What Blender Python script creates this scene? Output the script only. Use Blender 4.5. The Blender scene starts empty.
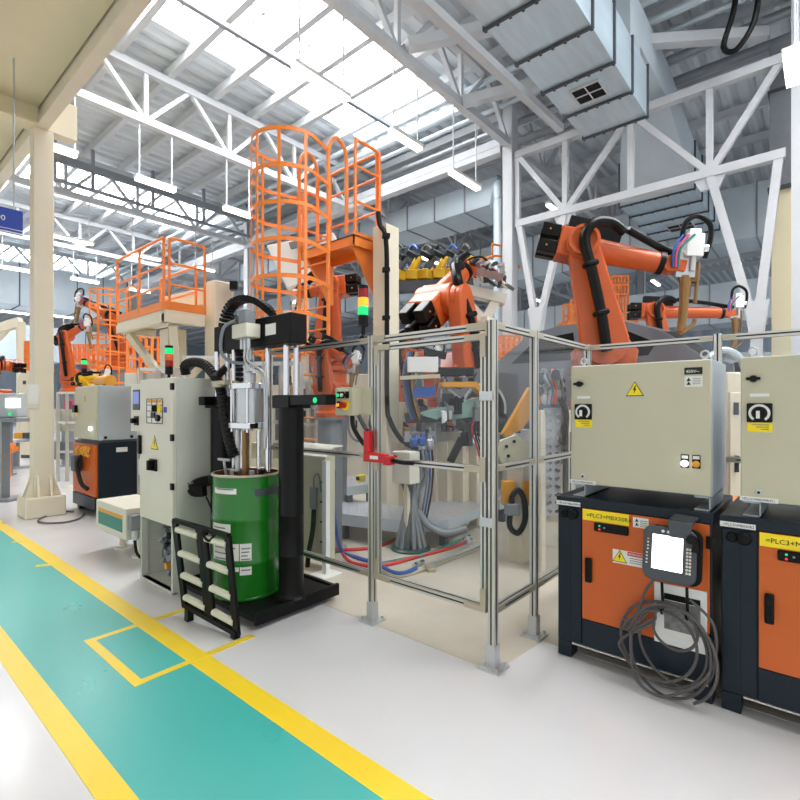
import bpy, bmesh, math, random
from mathutils import Vector, Matrix
random.seed(7)
S = bpy.context.scene
COL = S.collection
# ------------------------------------------------------------------ camera, world, lights, exposure
CAM_H, FPX, HOR, YAW = 1.65, 495.0, 407.0, math.radians(49.26)
cd = bpy.data.cameras.new('camera'); cam = bpy.data.objects.new('camera', cd); COL.objects.link(cam)
cam.location = (0, 0, CAM_H); cam.rotation_euler = (math.pi/2, 0, -YAW)
cd.sensor_width = 36; cd.lens = FPX/800*36; cd.shift_y = (HOR-400)/800; cd.clip_start = .05; cd.clip_end = 300
S.camera = cam
W = bpy.data.worlds.new('world'); S.world = W; W.use_nodes = True
W.node_tree.nodes['Background'].inputs[0].default_value = (.93, .96, 1, 1)
W.node_tree.nodes['Background'].inputs[1].default_value = 0.9
SKY_E, LAMP_E, PANE_E = 14.0, 5.0, 13.0
S.view_settings.view_transform = 'Standard'; S.view_settings.look = 'None'
S.view_settings.gamma = 1; S.view_settings.use_curve_mapping = False
S.view_settings.exposure = 0.2
S.cycles.use_denoising = True; S.cycles.max_bounces = 7; S.cycles.transparent_max_bounces = 16
S.cycles.diffuse_bounces = 4; S.cycles.caustics_reflective = False; S.cycles.caustics_refractive = False
S.cycles.sample_clamp_indirect = 6

# ------------------------------------------------------------------ helpers
_F = (math.sin(YAW), math.cos(YAW)); _R = (math.cos(YAW), -math.sin(YAW))
def at(u, v, z=None, X=None, Y=None, D=None):
    """the point of the place seen at u, v on the plane z, X or Y (or at depth D)"""
    a, b = (u-400)/FPX, (HOR-v)/FPX
    d = (_F[0]+_R[0]*a, _F[1]+_R[1]*a, b)
    t = D if D is not None else (z-CAM_H)/b if z is not None else X/d[0] if X is not None else Y/d[1]
    return Vector((d[0]*t, d[1]*t, CAM_H+b*t))
def lin(c):
    return tuple((x/255/12.92 if x/255 <= .04045 else ((x/255+.055)/1.055)**2.4) for x in c)
MATS = {}
def mat(name, rgb, rough=.5, metal=0., var=.06, scale=8., bump=0., emit=0., spec=.5, coat=0., stretch=None):
    m = bpy.data.materials.new(name); m.use_nodes = True; nt = m.node_tree; b = nt.nodes['Principled BSDF']
    c = lin(rgb); b.inputs['Base Color'].default_value = (*c, 1)
    b.inputs['Roughness'].default_value = rough; b.inputs['Metallic'].default_value = metal
    b.inputs['Specular IOR Level'].default_value = spec
    if coat: b.inputs['Coat Weight'].default_value = coat; b.inputs['Coat Roughness'].default_value = .08
    if emit:
        b.inputs['Emission Color'].default_value = (*c, 1); b.inputs['Emission Strength'].default_value = emit
    if var or bump:
        tc = nt.nodes.new('ShaderNodeTexCoord'); mp = nt.nodes.new('ShaderNodeMapping')
        nt.links.new(tc.outputs['Object'], mp.inputs[0])
        if stretch: mp.inputs['Scale'].default_value = stretch
        nz = nt.nodes.new('ShaderNodeTexNoise'); nz.inputs['Scale'].default_value = scale; nz.inputs['Detail'].default_value = 4
        nt.links.new(mp.outputs[0], nz.inputs[0])
    if var:
        mx = nt.nodes.new('ShaderNodeMix'); mx.data_type = 'RGBA'
        mx.inputs[6].default_value = (*[max(0, x*(1-var*2.2)) for x in c], 1); mx.inputs[7].default_value = (*[min(1, x*(1+var*1.6)) for x in c], 1)
        nt.links.new(nz.outputs[0], mx.inputs[0]); nt.links.new(mx.outputs[2], b.inputs['Base Color'])
        mr = nt.nodes.new('ShaderNodeMapRange'); mr.inputs[3].default_value = max(0, rough-.07); mr.inputs[4].default_value = min(1, rough+.07)
        nt.links.new(nz.outputs[0], mr.inputs[0]); nt.links.new(mr.outputs[0], b.inputs['Roughness'])
    if bump:
        bp = nt.nodes.new('ShaderNodeBump'); bp.inputs['Strength'].default_value = bump; bp.inputs['Distance'].default_value = .01
        nt.links.new(nz.outputs[0], bp.inputs['Height']); nt.links.new(bp.outputs[0], b.inputs['Normal'])
    MATS[name] = m; return m
def clear_mat(name, tint, haze):
    m = bpy.data.materials.new(name); m.use_nodes = True; nt = m.node_tree; nt.nodes.clear()
    o = nt.nodes.new('ShaderNodeOutputMaterial'); tr = nt.nodes.new('ShaderNodeBsdfTransparent'); tr.inputs[0].default_value = (*tint, 1)
    gl = nt.nodes.new('ShaderNodeBsdfGlossy'); gl.inputs['Roughness'].default_value = .06
    df = nt.nodes.new('ShaderNodeBsdfDiffuse'); df.inputs[0].default_value = (.8, .84, .88, 1)
    l0 = nt.nodes.new('ShaderNodeLayerWeight'); l0.inputs[0].default_value = .5
    l1 = nt.nodes.new('ShaderNodeMath'); l1.operation = 'POWER'; l1.inputs[1].default_value = 4
    lw = nt.nodes.new('ShaderNodeMapRange'); lw.inputs[3].default_value = .018; lw.inputs[4].default_value = .45
    nt.links.new(l0.outputs['Facing'], l1.inputs[0]); nt.links.new(l1.outputs[0], lw.inputs[0])
    m1 = nt.nodes.new('ShaderNodeMixShader'); m2 = nt.nodes.new('ShaderNodeMixShader')
    nz = nt.nodes.new('ShaderNodeTexNoise'); nz.inputs['Scale'].default_value = 1.6
    mr = nt.nodes.new('ShaderNodeMapRange'); mr.inputs[3].default_value = haze*.4; mr.inputs[4].default_value = haze*1.6
    nt.links.new(nz.outputs[0], mr.inputs[0]); nt.links.new(mr.outputs[0], m1.inputs[0])
    nt.links.new(tr.outputs[0], m1.inputs[1]); nt.links.new(df.outputs[0], m1.inputs[2])
    nt.links.new(lw.outputs[0], m2.inputs[0]); nt.links.new(m1.outputs[0], m2.inputs[1]); nt.links.new(gl.outputs[0], m2.inputs[2])
    nt.links.new(m2.outputs[0], o.inputs[0]); MATS[name] = m; return m
M = MATS
mat('epoxy_white', (216, 216, 219), .19, var=.035, scale=1.3, spec=.55)
mat('concrete_beige', (200, 192, 177), .4, var=.10, scale=2.2, bump=.03)
mat('paint_teal', (66, 176, 170), .3, var=.02, scale=1.5)
mat('paint_yellow', (244, 210, 40), .3, var=.04, scale=3)
mat('cream', (226, 217, 195), .45, var=.03, scale=3)
mat('soffit_cream', (232, 221, 186), .6, var=.03, scale=2)
mat('cabinet_beige', (198, 193, 168), .42, var=.02, scale=5)
mat('cabinet_white', (222, 218, 204), .42, var=.02, scale=5)
mat('cabinet_pale', (206, 207, 198), .42, var=.02, scale=5)
mat('cabinet_grey', (176, 184, 188), .4, var=.02, scale=5)
mat('dark_blue', (20, 33, 44), .36, spec=.3, var=.05, scale=6)
mat('orange_door', (206, 96, 28), .42, var=.03, scale=6)
mat('orange_robot', (202, 90, 34), .36, var=.05, scale=5)
mat('orange_rail', (240, 134, 54), .4, var=.03, scale=5)
mat('yellow', (232, 186, 32), .42, var=.05, scale=5)
mat('amber', (226, 158, 40), .45, var=.04, scale=5)
mat('alu', (206, 204, 196), .34, .75, var=.03, scale=6)
mat('alu_groove', (48, 48, 50), .5, .3, var=.03)
mat('bracket', (190, 180, 158), .42, .55, var=.04)
mat('steel', (204, 206, 208), .32, .7, var=.06)
mat('chrome', (225, 226, 228), .12, 1, var=.02)
mat('galv', (206, 224, 234), .34, .62, var=.10, scale=3.2, stretch=(.35, 3.0, 1.0))
mat('galv_light', (196, 208, 216), .5, .35, var=.06, scale=2.2)
mat('tread', (196, 198, 204), .36, .45, var=.05, scale=6)
mat('black', (8, 8, 9), .34, var=.05, scale=6, spec=.22)
mat('black_matte', (11, 11, 12), .55, spec=.22, var=.08, scale=8)
mat('rubber', (15, 15, 16), .45, spec=.3, var=.06, scale=10)
mat('grey_cable', (84, 80, 80), .5, var=.05, scale=10)
mat('grey_dark', (74, 78, 84), .45, .2, var=.06)
mat('grey_mid', (132, 136, 142), .45, .2, var=.06)
mat('green_drum', (28, 118, 30), .24, var=.04, scale=4, coat=.12)
mat('rust', (112, 58, 30), .7, var=.2, scale=9)
mat('brass', (146, 112, 70), .4, .6, var=.12)
mat('red', (206, 30, 34), .4, var=.04)
mat('blue', (44, 92, 170), .42, var=.05)
mat('pink', (212, 84, 128), .45, var=.04)
mat('dark_teal', (36, 66, 66), .3, var=.05)
mat('teal', (34, 130, 118), .42, var=.05)
mat('green_glass', (150, 190, 176), .2, var=.05)
mat('sign_blue', (0, 58, 168), .4, var=.03)
mat('white', (236, 236, 234), .45, var=.02)
mat('paper', (232, 232, 228), .7, var=.03, scale=14)
mat('print_grey', (128, 128, 126), .7, var=.35, scale=38)
mat('ink', (24, 24, 24), .6, var=.02)
mat('sign_yellow', (254, 226, 20), .5, var=0)
mat('truss_white', (198, 201, 205), .5, var=.03, scale=3)
mat('deck', (212, 219, 224), .5, .1, var=.02, scale=2)
mat('pipe_grey', (150, 154, 160), .4, .5, var=.06)
mat('dark_beam', (134, 140, 148), .5, .2, var=.06)
mat('wall_cladding', (178, 196, 208), .55, .05, var=.05, scale=1.5)
mat('car_body', (118, 122, 130), .3, .4, var=.05, scale=2)
mat('car_white', (224, 228, 232), .28, .2, var=.03, scale=2)
mat('white_roller', (222, 220, 200), .35, var=.03)
mat('skylight', (255, 255, 255), .5, var=0, emit=SKY_E)
mat('lamp_glow', (255, 252, 240), .5, var=0, emit=LAMP_E)
mat('window_glow', (236, 245, 255), .5, var=0, emit=PANE_E*.15)
mat('screen_white', (250, 250, 255), .4, var=0, emit=2.6)
mat('screen_blue', (92, 108, 170), .3, var=0, emit=.7)
mat('led_green', (10, 190, 105), .4, var=0, emit=.95)
mat('led_red', (225, 40, 50), .4, var=0, emit=1.2)
mat('led_white', (250, 252, 255), .4, var=0, emit=4)
mat('led_amber', (250, 165, 40), .4, var=0, emit=.8)
mat('lens_red', (150, 20, 24), .25, var=.03)
mat('lens_orange', (222, 96, 34), .25, var=.03)
mat('lens_green', (26, 110, 70), .25, var=.03)
clear_mat('clear_panel', (.95, .965, .975), .016)

class MB:
    """collects shapes; out() links them as one mesh object"""
    def __init__(s): s.bm = bmesh.new()
    def poly(s, pts, faces):
        v = [s.bm.verts.new(p) for p in pts]
        for f in faces:
            try: s.bm.faces.new([v[i] for i in f])
            except ValueError: pass
        return s
    def box(s, c, d, rz=0, mtx=None):
        x, y, z = (q/2 for q in d); R = mtx or Matrix.Rotation(rz, 3, 'Z'); c = Vector(c)
        P = [c + R @ Vector(p) for p in ((-x,-y,-z),(x,-y,-z),(x,y,-z),(-x,y,-z),(-x,-y,z),(x,-y,z),(x,y,z),(-x,y,z))]
        return s.poly(P, ((3,2,1,0),(4,5,6,7),(0,1,5,4),(1,2,6,5),(2,3,7,6),(3,0,4,7)))
    def bb(s, x0, x1, y0, y1, z0, z1):
        return s.box(((x0+x1)/2,(y0+y1)/2,(z0+z1)/2), (abs(x1-x0),abs(y1-y0),abs(z1-z0)))
    def bar(s, a, b, w, h=None, up=(0,0,1)):
        a, b = Vector(a), Vector(b); d = b-a; L = d.length
        if L < 1e-6: return s
        z = d/L; u = Vector(up)
        if abs(z.dot(u)) > .98: u = Vector((1,0,0))
        x = u.cross(z).normalized(); y = z.cross(x)
        return s.box((a+b)/2, (w, h or w, L), mtx=Matrix((x, y, z)).transposed())
    def cyl(s, a, b, r, r2=None, n=16, cap=True):
        a, b = Vector(a), Vector(b); z = (b-a).normalized(); u = Vector((0,0,1)) if abs(z.z) < .9 else Vector((1,0,0))
        x = u.cross(z).normalized(); y = z.cross(x); r2 = r if r2 is None else r2; P = []
        for c, q in ((a, r), (b, r2)):
            P += [c + (x*math.cos(2*math.pi*i/n) + y*math.sin(2*math.pi*i/n))*q for i in range(n)]
        f = [(i, (i+1) % n, n+(i+1) % n, n+i) for i in range(n)]
        if cap: f += [tuple(range(n-1, -1, -1)), tuple(range(n, 2*n))]
        return s.poly(P, f)
    def lathe(s, prof, c=(0,0,0), axis='Z', n=24, a0=0, a1=2*math.pi):
        c = Vector(c); full = abs(a1-a0-2*math.pi) < 1e-6; k = n if full else n+1; P = []
        for r, z in prof:
            for i in range(k):
                t = a0+(a1-a0)*i/n; x, y = r*math.cos(t), r*math.sin(t)
                P.append(c + Vector({'Z': (x,y,z), 'X': (z,x,y), 'Y': (y,z,x)}[axis]))
        f = []
        for j in range(len(prof)-1):
            for i in range(n):
                q = (i+1) % k; f.append((j*k+i, j*k+q, (j+1)*k+q, (j+1)*k+i))
        return s.poly(P, f)
    def tube(s, pts, r, n=8, sm=4, cap=True, closed=False):
        P = [Vector(p) for p in pts]
        if sm > 1 and len(P) > 2: P = spline(P, sm, closed)
        rings = []; N = len(P); prev = None
        for i, p in enumerate(P):
            d = (P[(i+1) % N]-P[i-1]) if closed else (P[min(i+1, N-1)]-P[max(i-1, 0)])
            if d.length < 1e-7: d = Vector((0,0,1))
            z = d.normalized()
            if prev is None: u = Vector((0,0,1)) if abs(z.z) < .9 else Vector((1,0,0))
            else: u = prev
            x = (u - z*u.dot(z))
            x = x.normalized() if x.length > 1e-5 else z.orthogonal().normalized()
            prev = x; y = z.cross(x); q = r(i/(N-1)) if callable(r) else r
            rings.append([p + (x*math.cos(2*math.pi*k/n)+y*math.sin(2*math.pi*k/n))*q for k in range(n)])
        pts2 = [p for g in rings for p in g]; f = []
        for j in range(N if closed else N-1):
            a, b = j*n, ((j+1) % N)*n
            f += [(a+k, a+(k+1) % n, b+(k+1) % n, b+k) for k in range(n)]
        if cap and not closed: f += [tuple(range(n-1, -1, -1)), tuple(range((N-1)*n, N*n))]
        return s.poly(pts2, f)
    def prism(s, poly, o, ex, ey, ez):
        """poly: 2D points along ex, ey from o; pushed along ez"""
        o, ex, ey, ez = Vector(o), Vector(ex), Vector(ey), Vector(ez); n = len(poly)
        P = [o+ex*a+ey*b for a, b in poly]; P += [p+ez for p in P]
        return s.poly(P, [tuple(range(n-1,-1,-1)), tuple(range(n, 2*n))] + [(i,(i+1)%n,n+(i+1)%n,n+i) for i in range(n)])
    def sph(s, c, r, n=12, sc=(1,1,1)):
        c = Vector(c); m = n//2
        prof = [(math.sin(math.pi*j/m), -math.cos(math.pi*j/m)) for j in range(m+1)]
        P = []; f = []
        for a, b in prof:
            for i in range(n):
                t = 2*math.pi*i/n; P.append(c+Vector((a*math.cos(t)*r*sc[0], a*math.sin(t)*r*sc[1], b*r*sc[2])))
        for j in range(m):
            for i in range(n): f.append((j*n+i, j*n+(i+1)%n, (j+1)*n+(i+1)%n, (j+1)*n+i))
        return s.poly(P, f)
    def out(s, name, m, parent=None, bevel=0, angle=35, **kw):
        bmesh.ops.remove_doubles(s.bm, verts=s.bm.verts, dist=1e-6)
        bmesh.ops.dissolve_degenerate(s.bm, edges=s.bm.edges, dist=1e-6)
        bmesh.ops.recalc_face_normals(s.bm, faces=s.bm.faces)
        for f in s.bm.faces: f.smooth = True
        for e in s.bm.edges:
            if len(e.link_faces) != 2 or e.calc_face_angle(0) > math.radians(angle): e.smooth = False
        if parent is not None:
            o0 = ORG.get(parent.name, Vector((0,0,0)))
        else:
            xs = [v.co for v in s.bm.verts]
            lo = Vector([min(v[i] for v in xs) for i in range(3)]); hi = Vector([max(v[i] for v in xs) for i in range(3)])
            o0 = Vector(((lo.x+hi.x)/2, (lo.y+hi.y)/2, lo.z))
        for v in s.bm.verts: v.co -= o0
        me = bpy.data.meshes.new(name); s.bm.to_mesh(me); s.bm.free()
        me.materials.append(M[m] if isinstance(m, str) else m)
        o = bpy.data.objects.new(name, me); COL.objects.link(o); ORG[o.name] = o0
        if parent is not None: o.parent = parent; o.location = o0 - ORG[parent.name]
        else: o.location = o0
        if bevel:
            b = o.modifiers.new('bevel', 'BEVEL'); b.width = bevel; b.segments = 2; b.limit_method = 'ANGLE'; b.angle_limit = .7
        for k, v in kw.items(): o[k] = v
        return o
ORG = {}
def spline(P, k, closed=False):
    P = [Vector(p) for p in P]; out = []; N = len(P)
    for i in range(N if closed else N-1):
        p0, p1, p2, p3 = (P[(i+j) % N] if closed else P[min(max(i+j, 0), N-1)] for j in (-1, 0, 1, 2))
        for q in range(k):
            t = q/k
            out.append(.5*((2*p1)+(p2-p0)*t+(2*p0-5*p1+4*p2-p3)*t*t+(3*p1-p0-3*p2+p3)*t**3))
    if not closed: out.append(P[-1])
    return out
def thing(name, label, cat, loc=(0,0,0), group=None):
    o = bpy.data.objects.new(name, None); o.empty_display_size = .1; COL.objects.link(o); o.location = loc
    ORG[o.name] = Vector(loc); o['label'] = label; o['category'] = cat
    if group: o['group'] = group
    return o
def tag(o, label, cat, group=None, kind=None):
    o['label'] = label; o['category'] = cat
    if group: o['group'] = group
    if kind: o['kind'] = kind
    return o
def struct(o, label=None):
    o['kind'] = 'structure'
    if label: o['label'] = label
    return o
def dup(root, delta, label=None, group=None, rz=0):
    r = root.copy(); COL.objects.link(r); r.location = Vector(root.location)+Vector(delta); r.rotation_euler.z += rz
    if label: r['label'] = label
    if group: r['group'] = group
    for ch in list(root.children):
        c = ch.copy(); COL.objects.link(c); c.parent = r
        for g in list(ch.children):
            d = g.copy(); COL.objects.link(d); d.parent = c
    return r
def text(s, name, m, o, ex, ey, size, parent, depth=.0012):
    """lettering s from point o, running along ex, up along ey"""
    cu = bpy.data.curves.new('t', 'FONT'); cu.body = s; cu.size = size; cu.extrude = depth/2; cu.resolution_u = 2
    to = bpy.data.objects.new('t', cu); COL.objects.link(to); bpy.context.view_layer.update()
    me = bpy.data.meshes.new_from_object(to.evaluated_get(bpy.context.evaluated_depsgraph_get()))
    bpy.data.objects.remove(to); bpy.data.curves.remove(cu)
    ex, ey = Vector(ex).normalized(), Vector(ey).normalized(); ez = ex.cross(ey)
    mt = Matrix((ex, ey, ez)).transposed(); o0 = ORG[parent.name]
    for v in me.vertices: v.co = mt @ v.co + Vector(o) - o0
    me.materials.clear(); me.materials.append(M[m]); ob = bpy.data.objects.new(name, me); COL.objects.link(ob); ob.parent = parent
    ORG[ob.name] = o0; return ob
# ------------------------------------------------------------------ the hall: floor, roof, walls
ZT = 10.0
struct(MB().bb(-8, 41, -8, 65, -.2, 0).out('floor', 'epoxy_white'))
def flat(name, pts, m, z0=.0, z1=.002):
    return struct(MB().prism([(p[0], p[1]) for p in pts], (0,0,z0), (1,0,0), (0,1,0), (0,0,z1-z0)).out(name, m))
flat('floor_concrete', [(2.72,1.56),(3.3,1.52),(3.3,-6),(9.5,-6),(9.5,12),(3.2,12),(3.2,4.6),(2.72,4.2)], 'concrete_beige')
flat('floor_walkway_marking', [(.86,-4),(1.53,-4),(1.53,30),(.86,30)], 'paint_teal')
flat('floor_line_marking', [(.74,-4),(.86,-4),(.86,30),(.74,30)], 'paint_yellow', 0, .003)
flat('floor_line_marking', [(1.53,-4),(1.665,-4),(1.665,30),(1.53,30)], 'paint_yellow', 0, .003)
def tape(u0, v0, u1, v1, w=.05, z=.0035):
    a, b = at(u0, v0, z=0), at(u1, v1, z=0); d = (b-a).normalized(); n = Vector((-d.y, d.x, 0))*w/2; a -= d*w/2; b += d*w/2
    flat('floor_tape_marking', [a-n, b-n, b+n, a+n], 'paint_yellow', 0, z+.0004*len([o for o in bpy.data.objects if o.name.startswith('floor_tape')]))
tape(90, 641, 191, 607.5); tape(90, 641, 138, 683.5, .06); tape(138, 683.5, 250, 637)
tape(15, 542, 24, 541, .06); tape(40, 566, 52, 565, .07)
def deck(name, x0, x1, y0, y1, z=ZT, p=.4, h=.09):
    pts = []; fs = []; n = max(1, round((y1-y0)/p)); q = (y1-y0)/n; prof = []
    for i in range(n):
        y = y0+i*q; prof += [(y, 0), (y+q*.32, 0), (y+q*.5, h), (y+q*.82, h)]
    prof.append((y1, 0))
    for y, dz in prof: pts += [(x0, y, z+dz), (x1, y, z+dz)]
    for i in range(len(prof)-1): fs.append((2*i, 2*i+1, 2*i+3, 2*i+2))
    return struct(MB().poly(pts, fs).out(name, 'deck'))
SK = [-4.5, 7.5, 19.5, 31.5, 43.5]; SKW = 3.5; SX0, SX1 = 1.2, 11.2  # first skylight continues the row out of view, added to brighten the foreground
deck('ceiling_deck', SX1, 41, -8, 65); deck('ceiling_deck', -8, SX0, -8, 65)
y = -8
for s in SK: deck('ceiling_deck', SX0, SX1, y, s); y = s+SKW
deck('ceiling_deck', SX0, SX1, y, 65)
for k, s in enumerate(SK):
    w = struct(MB().bb(SX0, SX1, s, s+SKW, ZT+.25, ZT+.28).out('window_%d' % (k+1), 'skylight'))
    fr = MB()
    for i in range(9):
        x = SX0+(SX1-SX0)*i/8; fr.bar((x, s, ZT+.2), (x, s+SKW, ZT+.2), .05, .06)
    for j in (0, .5, 1): fr.bar((SX0, s+SKW*j, ZT+.2), (SX1, s+SKW*j, ZT+.2), .05, .06)
    fr.bar((SX0, s, ZT+.12), (SX1, s, ZT+.12), .06, .3); fr.bar((SX0, s+SKW, ZT+.12), (SX1, s+SKW, ZT+.12), .06, .3)
    fr.out('window_frame', 'truss_white', w)
def clad(name, a, b, z0, z1, m='wall_cladding'):
    a, b = Vector(a), Vector(b); d = (b-a); L = d.length; d /= L; n = Vector((-d.y, d.x, 0)); N = int(L/.5); pts = []; fs = []
    for i in range(N+1):
        for t, o in ((0, 0), (.36, 0), (.4, .04), (.5, .04)):
            p = a+d*(i*.5+t)+n*o; pts += [(p.x, p.y, z0), (p.x, p.y, z1)]
    for i in range(len(pts)//2-1): fs.append((2*i, 2*i+1, 2*i+3, 2*i+2))
    return struct(MB().poly(pts, fs).out(name, m))
clad('wall_back', (-8, 64.5, 0), (41, 64.5, 0), 0, ZT)
clad('wall_side', (40.5, 65, 0), (40.5, -8, 0), 0, ZT)
# ------------------------------------------------------------------ steelwork
COLS = []
def column(x, y, lab, w=.3, top=ZT, grp=None):
    t = thing('steel_column', lab, 'column', (x, y, 0), grp)
    MB().bb(x-w/2, x+w/2, y-w/2, y-w/2+.03, .02, top).bb(x-w/2, x+w/2, y+w/2-.03, y+w/2, .02, top).bb(x-.02, x+.02, y-w/2, y+w/2, .02, top).bb(x-w/2, x-w/2+.03, y-w/2, y+w/2, .02, top).out('shaft', 'truss_white', t)
    MB().bb(x-w, x+w, y-w, y+w, 0, .03).out('base_plate', 'truss_white', t); return t
column(11.5, 6.18, 'white steel column carrying the trusses beside the spiral duct')
column(11.5, .33, 'white steel column at the edge of the view beside the riser duct')
for y in (18.2, 30.2, 42.2): column(11.5, y, 'distant white steel column in the row behind the caged ladder', grp='distant steel columns')
for x, y in ((23.5, 6.2), (23.5, 12.2), (23.5, 18.2), (23.5, 30.2), (23.5, .4), (35, 6), (35, 12), (35, 18)): column(x, y, 'distant white steel column in the far bays of the hall', grp='far bay columns')
def truss(y, x0, x1, lab, zb=8.4, zt=9.6, p=2.15, ph=4.95, grp=None):
    t = thing('roof_truss', lab, 'roof truss', (x0, y, zb), grp)
    MB().bar((x0, y, zt), (x1, y, zt), .17).out('top_chord', 'truss_white', t); MB().bar((x0, y, zb), (x1, y, zb), .17).out('bottom_chord', 'truss_white', t)
    k0 = math.ceil((x0-ph)/p)
    x = ph+k0*p; ms = []
    while x < x1:
        ms.append(((x, y, zb), (x, y, zt)))
        for s in (-1, 1):
            if x0 <= x+s*p/2 <= x1: ms.append(((x, y, zb), (x+s*p/2, y, zt)))
        x += p
    for a, b in ms: MB().bar(a, b, .095, up=(0,1,0)).out('web_member', 'truss_white', t)
    return t
truss(6.18, -2, 11.5, 'white roof truss running past the skylight to the column by the spiral duct')
truss(12.2, -2, 11.5, 'white roof truss passing behind the top of the caged ladder')
truss(18.2, -2, 11.5, 'white roof truss with dark cable tray alongside, beyond the nearer two trusses')
for y in (24.2, 30.2, 36.2, 42.2): truss(y, -1, 11.5, 'distant white roof truss above the blue-grey ducts', grp='distant roof trusses')
for y in (.4, 6.2, 12.2, 18.2, 24.2, 30.2): truss(y, 11.7, 23.5, 'white roof truss in the bay behind the column row', grp='roof trusses of the second bay')
for y in (.4, 6.2, 12.2, 18.2): truss(y, 23.7, 35, 'far white roof truss in the third bay', grp='roof trusses of the third bay')
t = thing('lattice_girder', 'white lattice girder spanning between columns above the orange robot arms', 'girder', (11.5, .4, 6.3))
MB().bar((11.5, .56, 6.3), (11.5, 6.0, 6.3), .17).out('bottom_chord', 'truss_white', t)
MB().bar((11.5, .56, 8.05), (11.5, 6.0, 8.05), .17).out('top_chord', 'truss_white', t)
ys = [.62, 1.76, 3.24, 4.71, 5.95]
for i, y in enumerate(ys[1:]):
    MB().bar((11.5, y, 6.3), (11.5, y, 8.05), .12).out('web_member', 'truss_white', t)
for a, b in ((1.76, .62), (1.76, 3.24), (4.71, 3.24), (4.71, 5.95)): MB().bar((11.5, a, 6.3), (11.5, b, 8.05), .12, .11, up=(1,0,0)).out('web_member', 'truss_white', t)
for y in (1.76, 4.71): MB().prism([(-.35, .1), (.35, .1), (.16, -.32), (-.16, -.32)], (11.46, y, 6.3), (0,1,0), (0,0,1), (.08, 0, 0)).out('gusset_plate', 'truss_white', t)
for (y0, y1, yb, zb, w) in ((4.71, 5.9, 5.42, 3.55, 'beside the spiral duct'), (1.76, .66, 1.0, 3.1, 'beside the riser duct')):
    t = thing('v_brace', 'white steel bracing legs meeting in a V ' + w, 'brace', (11.5, yb, 0))
    for y in (y0, y1): MB().bar((11.5, y, 6.3), (11.5, yb, zb), .145, up=(1,0,0)).out('leg', 'truss_white', t)
    MB().bar((11.5, yb, 0), (11.5, yb, zb+.1), .18).out('post', 'truss_white', t)
    MB().prism([(-.2, .55), (.2, .55), (.1, -.15), (-.1, -.15)], (11.39, yb, zb), (0,1,0), (0,0,1), (.22, 0, 0)).out('gusset_plate', 'truss_white', t)
t = thing('crane_beam', 'double white beam along the column row under the roof', 'beam', (11.5, 6.3, 8.2))
MB().bb(11.38, 11.5, 6.35, 40, 8.42, 8.62).out('beam', 'truss_white', t); MB().bb(11.3, 11.56, 6.35, 40, 8.2, 8.36).out('beam', 'truss_white', t)
x = -1.4
while x < 35:
    o = MB().bar((x, -8, 9.8), (x, 64, 9.8), .14, .22).out('roof_purlin', 'truss_white')
    tag(o, 'white roof purlin under the corrugated deck', 'purlin', 'roof purlins'); x += 1.15 if x < 11.5 else 2.0
for i, (x, z, r) in enumerate(((10.2, 9.35, .07), (10.45, 9.5, .05), (10.7, 9.3, .09), (10.95, 9.45, .06), (11.15, 9.25, .06), (12.0, 9.2, .09), (12.35, 9.35, .07), (12.7, 9.1, .1))):
    tag(MB().tube([(x, -6, z), (x, 44, z)], r, 10, 1).out('service_pipe', 'pipe_grey' if i % 2 else 'galv_light'), 'grey service pipe in the bundle running under the roof', 'pipe', 'service pipes under the roof')
tag(MB().bar((-2, 9.0, 9.0), (11.0, 8.6, 9.0), .1).out('conduit_pipe', 'pipe_grey'), 'grey conduit crossing under the bright skylight', 'conduit')
t = thing('cable_tray', 'dark cable tray hung below the second skylight beside a truss', 'cable tray', (3, 17.2, 8.6))
MB().bar((0, 17.2, 9.0), (11, 17.2, 9.0), .12, .22).out('rail', 'dark_beam', t); MB().bar((4.4, 17.2, 8.35), (11, 17.2, 8.35), .08, .1).out('rail', 'dark_beam', t)
for x in (4.4, 5.4, 7.2, 9, 10.8): MB().bar((x, 17.2, 8.3), (x, 17.2, 9.6), .09).out('hanger', 'dark_beam', t)
# cross braces near the big duct
for a, b in (((9.2, 6.1, 8.4), (11.5, 3.2, 9.2)), ((7.2, 6.0, 8.5), (9.6, 3.4, 9.3)), ((7.2, 6.0, 8.5), (9.4, 4.6, 9.6)), (at(632, 43, z=8.9), at(766, 34, z=8.9))):
    tag(MB().bar(a, b, .2).out('roof_brace', 'truss_white'), 'white diagonal brace under the roof near the big duct', 'brace', 'roof braces by the duct')
tag(MB().bar((2.2, 4.75, 7.75), (11.2, 4.7, 8.15), .16).out('tie_beam', 'truss_white'), 'slim grey tie beam slung just under the big duct', 'beam')
# ------------------------------------------------------------------ ducts
def duct(name, lab, x0, x1, y0, y1, z0, z1, seg, along='X', m='galv', fl=True):
    t = thing(name, lab, 'duct', ((x0+x1)/2, (y0+y1)/2, z0))
    MB().bb(x0, x1, y0, y1, z0, z1).out('casing', m, t)
    a, b = (x0, x1) if along == 'X' else (y0, y1); n = max(1, round((b-a)/seg)); e = .035
    for i in range(n+1):
        q = a+(b-a)*i/n; f = MB()
        if along == 'X':
            f.bb(q-.02, q+.02, y0-e, y1+e, z0-e, z0+.0).bb(q-.02, q+.02, y0-e, y1+e, z1, z1+e).bb(q-.02, q+.02, y0-e, y0, z0, z1).bb(q-.02, q+.02, y1, y1+e, z0, z1)
            for k in range(7): f.bb(q-.035, q+.035, y0+(y1-y0)*k/6-.02, y0+(y1-y0)*k/6+.02, z0-e-.012, z0-e)
        else:
            f.bb(x0-e, x1+e, q-.02, q+.02, z0-e, z0).bb(x0-e, x0, q-.02, q+.02, z0, z1).bb(x0-e, x1+e, q-.02, q+.02, z1, z1+e)
        f.out('flange', 'grey_dark' if along == 'X' else 'pipe_grey', t)
    return t
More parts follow.
